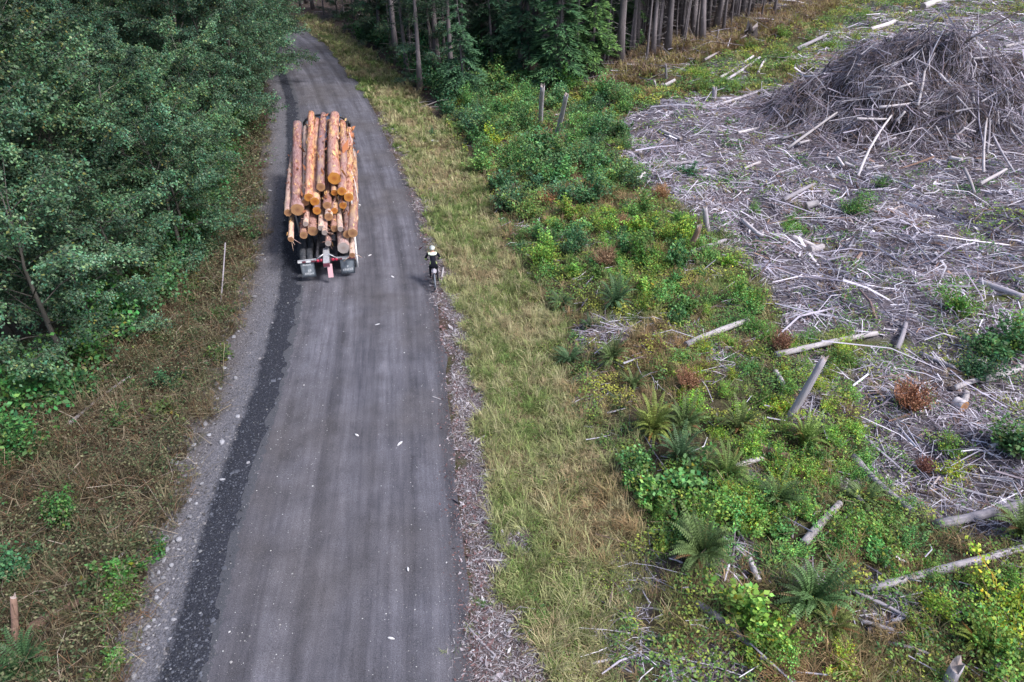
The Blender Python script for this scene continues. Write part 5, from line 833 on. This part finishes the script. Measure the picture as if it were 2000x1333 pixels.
# the logs: rear end pixel, radius in pixels, height in the stack, front end pixel or None, bark, end, label
LOADS = [
 (581, 410, 12.5, 2.75, (581, 244), 3.45, 'load_a', 'end_tan', 'fat reddish log with a wide brown end on the left of the load'), (562.5, 416, 7.5, 2.6, (573, 300), 2.8, 'load_c', 'end_tan', 'pinkish log at the left flank of the load'),
 (603, 386, 8.5, 3.25, (608, 222), 4.15, 'load_b', 'end_fresh', 'orange log reaching furthest forward on top of the load'), (615, 394, 9, 3.05, (620, 236), 3.9, 'load_b', 'end_fresh', 'flaky log between the furthest reaching log and the purple one'), (626.5, 366, 8.5, 3.55, (632, 225), 4.15, 'load_a', 'end_tan', 'purplish log in the middle of the top row'),
 (653, 349, 12.5, 3.85, (654, 226), 4.12, 'load_b', 'end_fresh', 'topmost log with a big bright orange end'), (667.5, 374, 8.5, 3.45, (669, 240), 3.75, 'load_b', 'end_fresh', 'yellowish log to the right of the topmost one'), (681, 386, 9, 3.2, (682, 254), 3.4, 'load_b', 'end_fresh', 'log with shredded bark at the right shoulder of the load'),
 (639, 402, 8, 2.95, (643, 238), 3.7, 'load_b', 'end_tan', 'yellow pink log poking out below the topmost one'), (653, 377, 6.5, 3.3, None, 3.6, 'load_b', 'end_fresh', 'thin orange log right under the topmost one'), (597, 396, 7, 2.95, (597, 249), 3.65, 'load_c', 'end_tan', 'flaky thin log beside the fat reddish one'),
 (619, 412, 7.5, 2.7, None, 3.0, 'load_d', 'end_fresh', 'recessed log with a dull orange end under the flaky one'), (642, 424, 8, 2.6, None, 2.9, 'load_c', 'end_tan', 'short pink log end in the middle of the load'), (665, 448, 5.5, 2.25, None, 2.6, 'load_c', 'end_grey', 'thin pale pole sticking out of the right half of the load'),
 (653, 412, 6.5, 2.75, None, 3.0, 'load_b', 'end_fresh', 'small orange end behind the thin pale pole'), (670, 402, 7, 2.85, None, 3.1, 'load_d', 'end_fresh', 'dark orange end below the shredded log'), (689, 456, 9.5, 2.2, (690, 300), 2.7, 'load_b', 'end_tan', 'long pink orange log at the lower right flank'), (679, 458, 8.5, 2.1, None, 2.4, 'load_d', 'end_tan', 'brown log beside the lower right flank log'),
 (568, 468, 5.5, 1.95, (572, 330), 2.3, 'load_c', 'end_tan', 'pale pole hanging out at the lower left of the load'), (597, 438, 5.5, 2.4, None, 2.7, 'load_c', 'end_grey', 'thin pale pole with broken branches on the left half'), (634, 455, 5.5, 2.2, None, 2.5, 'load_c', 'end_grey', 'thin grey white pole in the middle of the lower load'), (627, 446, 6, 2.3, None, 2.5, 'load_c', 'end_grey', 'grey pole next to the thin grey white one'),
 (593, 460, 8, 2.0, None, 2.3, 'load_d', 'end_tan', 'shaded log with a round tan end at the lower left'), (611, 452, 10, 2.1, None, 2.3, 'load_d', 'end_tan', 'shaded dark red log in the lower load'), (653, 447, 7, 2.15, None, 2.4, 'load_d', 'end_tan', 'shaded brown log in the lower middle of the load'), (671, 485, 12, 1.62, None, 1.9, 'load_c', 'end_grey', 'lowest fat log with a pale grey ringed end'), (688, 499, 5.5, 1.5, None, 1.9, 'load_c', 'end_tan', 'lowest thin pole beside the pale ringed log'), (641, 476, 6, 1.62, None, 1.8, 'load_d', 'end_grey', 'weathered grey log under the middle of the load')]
heads = math.sin(TA), math.cos(TA)
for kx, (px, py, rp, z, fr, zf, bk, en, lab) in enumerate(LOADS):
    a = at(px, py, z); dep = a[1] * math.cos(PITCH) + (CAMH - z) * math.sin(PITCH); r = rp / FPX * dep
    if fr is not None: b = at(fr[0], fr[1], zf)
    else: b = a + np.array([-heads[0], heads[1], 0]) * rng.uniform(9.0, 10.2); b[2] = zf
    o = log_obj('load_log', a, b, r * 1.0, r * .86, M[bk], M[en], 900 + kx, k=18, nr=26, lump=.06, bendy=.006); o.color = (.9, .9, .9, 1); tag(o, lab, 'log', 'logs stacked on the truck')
    g = np.random.default_rng(700 + kx); L = float(np.linalg.norm(b - a)); st = Acc(); n = 130 if bk == 'load_b' else 70; big = 420 if 'shredded' in lab else n
    t_ = g.uniform(.02, .98, big); an = g.uniform(-.6, 3.7, big); Pb = np.stack([np.cos(an) * r * .93, t_ * L, np.sin(an) * r * .93], 1); A = np.stack([np.cos(an) * .12 + g.normal(0, .25, big), g.choice([-1, 1], big) * 1.0, np.sin(an) * .12 + g.normal(0, .1, big)], 1); N = np.stack([np.cos(an), 0 * an, np.sin(an)], 1); LL = np.exp(g.normal(-1.6, .6, big))
    V, F, c = leafq(Pb + N * .02, A, N, LL, LL * .22, np.array([[.44, .17, .08], [.30, .12, .07], [.60, .36, .26], [.70, .42, .18]])[g.integers(0, 4, big)] * g.uniform(.5, 1.4, (big, 1))); st.add(V, F, None, c); fl = link('bark_flakes', st.mesh('bark_flakes', [M['chip']]), o); fl['kind'] = 'stuff'
    if rp < 6.2 and fr is None or lab.startswith('pale pole'):
        for q in range(3):
            yy = g.uniform(.05, .6); an = g.uniform(0, 6.28); d = np.array([math.cos(an), -.5, math.sin(an) - .3]); tube_obj('broken_branch', [np.array([0, yy, 0]), np.array([0, yy, 0]) + d * (r + g.uniform(.1, .32))], [.02, .008], M[bk], o, 5)

# ------------------------------------------------------------------ bicycle and rider
BO = Vector((-3.48, 26.95, 0)); BO.z = float(road_z(np.array([BO.x]), np.array([BO.y]), np.array([.9]))[0]); BA = R(9)
bike = empty('bicycle', BO, (0, 0, BA)); tag(bike, 'dark bicycle ridden at the right edge of the road', 'bicycle')      # local: +Y forwards, rear hub at y=-.5
m_bf = mat('bicycle_frame_paint', (.05, .055, .065), .4, .5); m_sil = mat('bicycle_silver', (.55, .58, .62), .3, .5, .7); m_bag = mat('patterned_bag', rough=.8); t = NT(m_bag); vo = t.n('ShaderNodeTexVoronoi'); vo.inputs['Scale'].default_value = 14; t.l(t.coord('Object'), vo.inputs['Vector']); t.l(t.ramp(vo.outputs['Distance'], [(.2, (.60, .56, .60)), (.4, (.20, .18, .24)), (.6, (.50, .48, .54))]), t.b.inputs['Base Color'])
def bwheel(y):
    wh = empty('wheel', (0, y, .345)); wh.parent = bike; a = np.linspace(0, 2 * np.pi, 41); ring = lambda r: np.stack([0 * a, np.cos(a) * r, np.sin(a) * r], 1)
    for nm, r, tr_, mm in (('tyre', .322, .026, m_rub), ('rim', .292, .011, m_sil)): V, F, F3 = tube(ring(r), tr_, 8, False); link(nm, mk(nm, V, F, F3, [mm], smooth=True), wh)
    sp = Acc()
    for q in range(24):
        an = q * 2 * np.pi / 24; V, F, F3 = tube([(.03 * (-1) ** q, 0, 0), (0, math.cos(an) * .29, math.sin(an) * .29)], .0025, 4, False); sp.add(V, F)
    link('spokes', sp.mesh('spokes', [m_sil]), wh); tube_obj('hub', [(-.05, 0, 0), (.05, 0, 0)], .022, m_sil, wh, 8)
bwheel(-.50); bwheel(.55)
BB, ST, HT, HB = (0, -.06, .30), (0, -.22, .80), (0, .36, .86), (0, .40, .70)
fr_ = Acc()
for a, b, r in ((BB, ST, .017), (BB, HB, .020), (ST, HT, .018), (HB, HT, .022), (HB, (0, .55, .345), .016)): V, F, F3 = tube([a, b], r, 8); fr_.add(V, F, F3)
for sx in (-1, 1):
    for a, b in (((sx * .02, -.06, .30), (sx * .06, -.5, .345)), ((sx * .015, -.21, .76), (sx * .06, -.5, .345)), ((sx * .05, .46, .60), (sx * .05, .55, .345))): V, F, F3 = tube([a, b], .010, 6); fr_.add(V, F, F3)
link('frame', fr_.mesh('frame', [m_bf], True), bike)
tube_obj('seat_post', [ST, (0, -.25, .93)], .014, m_sil, bike, 8); tube_obj('stem', [HT, (0, .40, 1.02)], .018, m_blk, bike, 8)
tube_obj('handlebar', [(-.31, .30, 1.02), (-.20, .37, 1.03), (0, .42, 1.03), (.20, .37, 1.03), (.31, .30, 1.02)], .014, m_blk, bike, 8)
bm = bmesh.new(); ns_ = 10
rows = [[bm.verts.new((w_ * c_, y_, .955 + .02 * (1 - abs(c_)))) for c_ in (-1, -.5, 0, .5, 1)] for y_, w_ in ((-.37, .07), (-.33, .085), (-.27, .075), (-.2, .045), (-.12, .025), (-.07, .015))]
for i in range(5):
    for j in range(4): bm.faces.new((rows[i][j], rows[i][j + 1], rows[i + 1][j + 1], rows[i + 1][j]))
bmesh.ops.solidify(bm, geom=bm.faces[:], thickness=-.035); bm_obj('saddle', bm, m_blk, bike, True)
bm_obj('saddle_bag', box(.22, .26, .17, (0, -.44, .85), rot=(R(12), 0, 0), bev=.05), m_bag, bike, True)
tube_obj('mudguard', [(0, -.5 + .375 * math.cos(a), .345 + .375 * math.sin(a)) for a in np.linspace(.9, 3.5, 11)], .030, mat('mudguard_grey', (.16, .18, .22), .4, .4), bike, 6)
ch = tube_obj('chain_ring', [(.06, -.06, .30), (.068, -.06, .30)], .095, m_blk, bike, 16)
for sx, fy in ((-1, .16), (1, -.16)):
    tube_obj('crank', [(sx * .07, -.06, .30), (sx * .10, -.06 + fy, .27)], .012, m_blk, bike, 6); bm_obj('pedal', box(.10, .09, .022, (sx * .16, -.06 + fy, .27), bev=.006), m_blk, bike)

# rider: one skinned body in cycling clothes
rider = empty('person', BO, (0, 0, BA)); tag(rider, 'cyclist in black and white jacket with a pale helmet, seen from behind', 'person')
m_body = mat('cycling_clothes', rough=.8, spec=.2); t = NT(m_body); t.l(t.attr(), t.b.inputs['Base Color'])
J = {}; E_ = []
def jt(n, p, r, par=None):
    J[n] = (len(J), p, r)
    if par: E_.append((J[par][0], J[n][0]))
jt('pelvis', (0, -.24, 1.02), .145); jt('waist', (0, -.15, 1.17), .13, 'pelvis'); jt('chest', (0, -.03, 1.34), .145, 'waist'); jt('upper', (0, .05, 1.45), .125, 'chest'); jt('neck', (0, .10, 1.545), .06, 'upper'); jt('skull', (0, .13, 1.63), .092, 'neck'); jt('crown', (0, .13, 1.70), .085, 'skull')
for s, sx in (('l', -1), ('r', 1)):
    jt('sh' + s, (sx * .20, .05, 1.455), .070, 'upper'); jt('ua' + s, (sx * .275, .08, 1.33), .056, 'sh' + s); jt('el' + s, (sx * .325, .12, 1.21), .045, 'ua' + s); jt('fa' + s, (sx * .30, .22, 1.12), .040, 'el' + s); jt('wr' + s, (sx * .275, .295, 1.065), .028, 'fa' + s)
    jt('pa' + s, (sx * .262, .335, 1.058), .030, 'wr' + s)
    fy = .16 if sx < 0 else -.16
    jt('hip' + s, (sx * .105, -.20, .965), .105, 'pelvis'); kn = (sx * .135, .16 + (.05 if sx < 0 else -.04), .70 + (.03 if sx < 0 else -.06)); jt('th' + s, tuple((np.array(kn) + np.array((sx * .105, -.20, .965))) / 2 + np.array([0, 0, .01])), .092, 'hip' + s); jt('kn' + s, kn, .062, 'th' + s)
    an = (sx * .155, -.10 + fy, .375); jt('ca' + s, tuple(np.array(kn) * .62 + np.array(an) * .38 + np.array([0, -.02, 0])), .058, 'kn' + s); jt('an' + s, an, .036, 'ca' + s); jt('to' + s, (sx * .165, -.02 + fy, .315), .038, 'an' + s); jt('toe' + s, (sx * .17, .05 + fy, .305), .030, 'to' + s)
me = bpy.data.meshes.new('body'); me.from_pydata([v[1] for v in J.values()], E_, []); body = link('body', me, rider)
md = body.modifiers.new('skin', 'SKIN'); md.use_smooth_shade = True
for i_, v in enumerate(J.values()): me.skin_vertices[0].data[i_].radius = (v[2], v[2])
me.skin_vertices[0].data[0].use_root = True
ss = body.modifiers.new('sub', 'SUBSURF'); ss.levels = 2; ss.render_levels = 2
dg = bpy.context.evaluated_depsgraph_get(); ev = bpy.data.meshes.new_from_object(body.evaluated_get(dg)); body.modifiers.clear(); body.data = ev; ev.name = 'body'
co = np.zeros(len(ev.vertices) * 3); ev.vertices.foreach_get('co', co); co = co.reshape(-1, 3); names = list(J); jp = np.array([J[n][1] for n in names]); near = np.array(names)[np.argmin(((co[:, None] - jp[None]) ** 2).sum(-1), 1)]
BLK, WHT, NEON, SKIN, SHOE = (.008, .009, .016), (.74, .85, .66), (.66, .80, .30), (.50, .32, .24), (.30, .32, .34)
cc = np.zeros((len(co), 4)); cc[:, 3] = 1
for i_, nme in enumerate(near):
    c_ = BLK; x_, y_, z_ = co[i_]
    if nme in ('skull', 'crown', 'neck'): c_ = SKIN
    elif nme[:2] in ('to',): c_ = SHOE if z_ > .30 else BLK
    elif nme[:2] in ('fa', 'el') and z_ < 1.24: c_ = NEON
    elif nme[:2] in ('pa', 'wr'): c_ = BLK
    elif z_ > 1.45 and abs(x_) < .18: c_ = WHT
    elif z_ > 1.0 and z_ < 1.2 and abs(x_) > .115 and nme in ('waist', 'pelvis'): c_ = NEON
    cc[i_, :3] = c_
at_ = ev.color_attributes.new('Col', 'FLOAT_COLOR', 'POINT'); at_.data.foreach_set('color', cc.ravel()); ev.materials.clear(); ev.materials.append(m_body); ev.polygons.foreach_set('use_smooth', np.ones(len(ev.polygons), bool))
m_skin = mat('skin', SKIN, .6, .3); m_helm = mat('pale_helmet', (.74, .80, .77), .35, .4); m_glove = mat('black_glove', (.02, .02, .022), .8, .2)
for sx in (-1, 1):                                             # hands closed round the bar
    hd = empty('hand', (sx * .258, .335, 1.055)); hd.parent = rider
    pm = bm_obj('palm', box(.075, .075, .035, (0, -.005, .022), bev=.013), m_glove, hd, True)
    for q in range(4):
        dx = (q - 1.5) * .019; l_ = (.9, 1.05, 1., .8)[q]; tube_obj('finger', [(dx, .025, .026), (dx, .056 * l_, .018), (dx, .060 * l_, -.012), (dx, .036 * l_, -.034)], [.010, .0098, .009, .0075], m_glove, hd, 6)
    tube_obj('thumb', [(-sx * .030, -.012, .016), (-sx * .045, .012, -.006), (-sx * .040, .034, -.022)], [.011, .010, .008], m_glove, hd, 6)
fc = empty('face', (0, .13, 1.65)); fc.parent = rider
tube_obj('nose', [(0, .085, .02), (0, .108, -.012), (0, .088, -.02)], [.008, .014, .008], m_skin, fc, 6)
for sx in (-1, 1):
    bm = bmesh.new(); bmesh.ops.create_uvsphere(bm, u_segments=8, v_segments=6, radius=.012); bmesh.ops.translate(bm, vec=(sx * .032, .082, .018), verts=bm.verts); bm_obj('eye', bm, m_white, fc, True)
    bm = bmesh.new(); bmesh.ops.create_uvsphere(bm, u_segments=8, v_segments=6, radius=.026); bmesh.ops.scale(bm, vec=(.4, .7, 1.1), verts=bm.verts); bmesh.ops.translate(bm, vec=(sx * .093, -.005, -.005), verts=bm.verts); bm_obj('ear', bm, m_skin, fc, True)
bm_obj('mouth', box(.045, .012, .012, (0, .083, -.048), bev=.004), mat('lips', (.4, .18, .16), .6), fc)
bm = bmesh.new(); bmesh.ops.create_uvsphere(bm, u_segments=20, v_segments=12, radius=.128); bmesh.ops.scale(bm, vec=(.92, 1.16, .86), verts=bm.verts)
bmesh.ops.delete(bm, geom=[v for v in bm.verts if v.co.z < -.035 - .02 * (v.co.y < 0)], context='VERTS'); bmesh.ops.solidify(bm, geom=bm.faces[:], thickness=.02); bmesh.ops.translate(bm, vec=(0, .125, 1.70), verts=bm.verts); hl = bm_obj('helmet', bm, m_helm, rider, True)
for x0 in (-.06, -.02, .02, .06): tube_obj('vent', [(x0, .125 + .148 * math.cos(a) * .97, 1.70 + .112 * math.sin(a)) for a in np.linspace(1.0, 2.7, 7)], .009, m_blk, hl, 5)

# ------------------------------------------------------------------ stones along the gravel, pale chunks on the road
def stone_mesh(seed):
    bm = bmesh.new(); bmesh.ops.create_icosphere(bm, subdivisions=2, radius=1); g = np.random.default_rng(seed); ph = g.uniform(0, 6, 6)
    for v in bm.verts: k_ = 1 + .18 * math.sin(v.co.x * 2.3 + ph[0]) + .16 * math.sin(v.co.y * 2.7 + ph[1]) + .1 * math.sin(v.co.z * 4 + ph[2]) + g.normal(0, .04); v.co = v.co * k_; v.co.z *= .62; v.co.x *= 1.2
    me = bpy.data.meshes.new('stone'); bm.to_mesh(me); bm.free(); me.materials.append(M['stone']); me.polygons.foreach_set('use_smooth', np.ones(len(me.polygons), bool)); return me
sm_ = mat('grey_stone', rough=.85, spec=.25); M['stone'] = sm_; t = NT(sm_); oi = t.n('ShaderNodeObjectInfo'); nz = t.noise(t.coord('Object'), 3., 6, .7); c = t.mix(1., t.ramp(nz, [(.3, (.25, .25, .27)), (.7, (.46, .46, .49))]), oi.outputs['Color'], 'MULTIPLY'); t.l(c, t.b.inputs['Base Color']); t.bump(nz, .5, .1)
ST = [stone_mesh(s) for s in (1, 2, 3, 4)]
def stone(x, y, z, r, c, label, group, cat='stone', name='stone'):
    o = link(name, ST[rng.integers(4)]); o.location = (x, y, z); o.scale = (r * rng.uniform(.8, 1.2), r * rng.uniform(.8, 1.2), r * rng.uniform(.8, 1.1)); o.rotation_euler = (rng.normal(0, .2), rng.normal(0, .2), rng.uniform(0, 6.28)); o.color = (c, c, c * 1.03, 1); tag(o, label, cat, group)
big = [(465, 815, 11), (457, 836, 7), (477, 833, 7), (434, 866, 13), (435, 938, 9), (395, 945, 8), (370, 978, 12), (383, 985, 8), (350, 1055, 12), (388, 1017, 7), (335, 1105, 10), (327, 1075, 11), (300, 1212, 9), (310, 1222, 8), (290, 1225, 8), (340, 1212, 11), (325, 1228, 8), (333, 1248, 7), (308, 1155, 9), (326, 1152, 8), (390, 1124, 7), (388, 1105, 7), (273, 1248, 9), (280, 1260, 8), (245, 1315, 9), (308, 1302, 7), (440, 720, 8), (430, 760, 9), (420, 800, 9), (402, 828, 9), (447, 700, 7), (455, 660, 7), (360, 930, 9), (345, 960, 8), (380, 870, 8), (408, 850, 8), (425, 780, 7), (395, 905, 8), (318, 1130, 9), (312, 1180, 8), (532, 632, 7), (485, 905, 8)]
for px, py, wp in big:
    p = at(px, py, .04); dep = p[1] * math.cos(PITCH) + CAMH * math.sin(PITCH); r = wp / FPX * dep * .5; stone(p[0], p[1], max(float(H(p[0], p[1])), .04) + r * .2, r * .9, rng.uniform(.55, 1.05), 'rounded grey stone lying along the gravel on the left of the road', 'stones along the gravel')
n = 210; y = 7 + 50 * rng.random(n) ** 1.6; x = xl(y) + rng.normal(.05, .3, n)
for a, b in zip(x, y): r = math.exp(rng.normal(-3.05, .33)); stone(a, b, max(float(H(a, b)), .03) + r * .15, r, rng.uniform(.35, .95), 'rounded grey stone lying along the gravel on the left of the road', 'stones along the gravel')
for px, py, wp in ((780, 868, 9), (697, 851, 7), (797, 1113, 7), (765, 1248, 9), (737, 635, 7), (767, 542, 6), (695, 1249, 5), (722, 500, 5), (845, 265, 14)):
    p = at(px, py, .1); dep = p[1] * math.cos(PITCH) + CAMH * math.sin(PITCH); r = wp / FPX * dep * .5
    z = max(float(H(p[0], p[1])), .12) if px < 840 else float(H(p[0], p[1]))
    o = link('wood_chunk' if px < 840 else 'pale_rock', ST[rng.integers(4)]); o.location = (p[0], p[1], z); o.scale = (r * 1.3, r * .6, r * .5); o.rotation_euler = (0, 0, rng.uniform(0, 3)); o.color = (2.0, 1.95, 1.9, 1)
    tag(o, 'small white chunk of wood lying on the packed dirt road' if px < 840 else 'pale rock at the culvert in the ditch', 'wood chunk' if px < 840 else 'rock', 'white chunks on the road' if px < 840 else None)
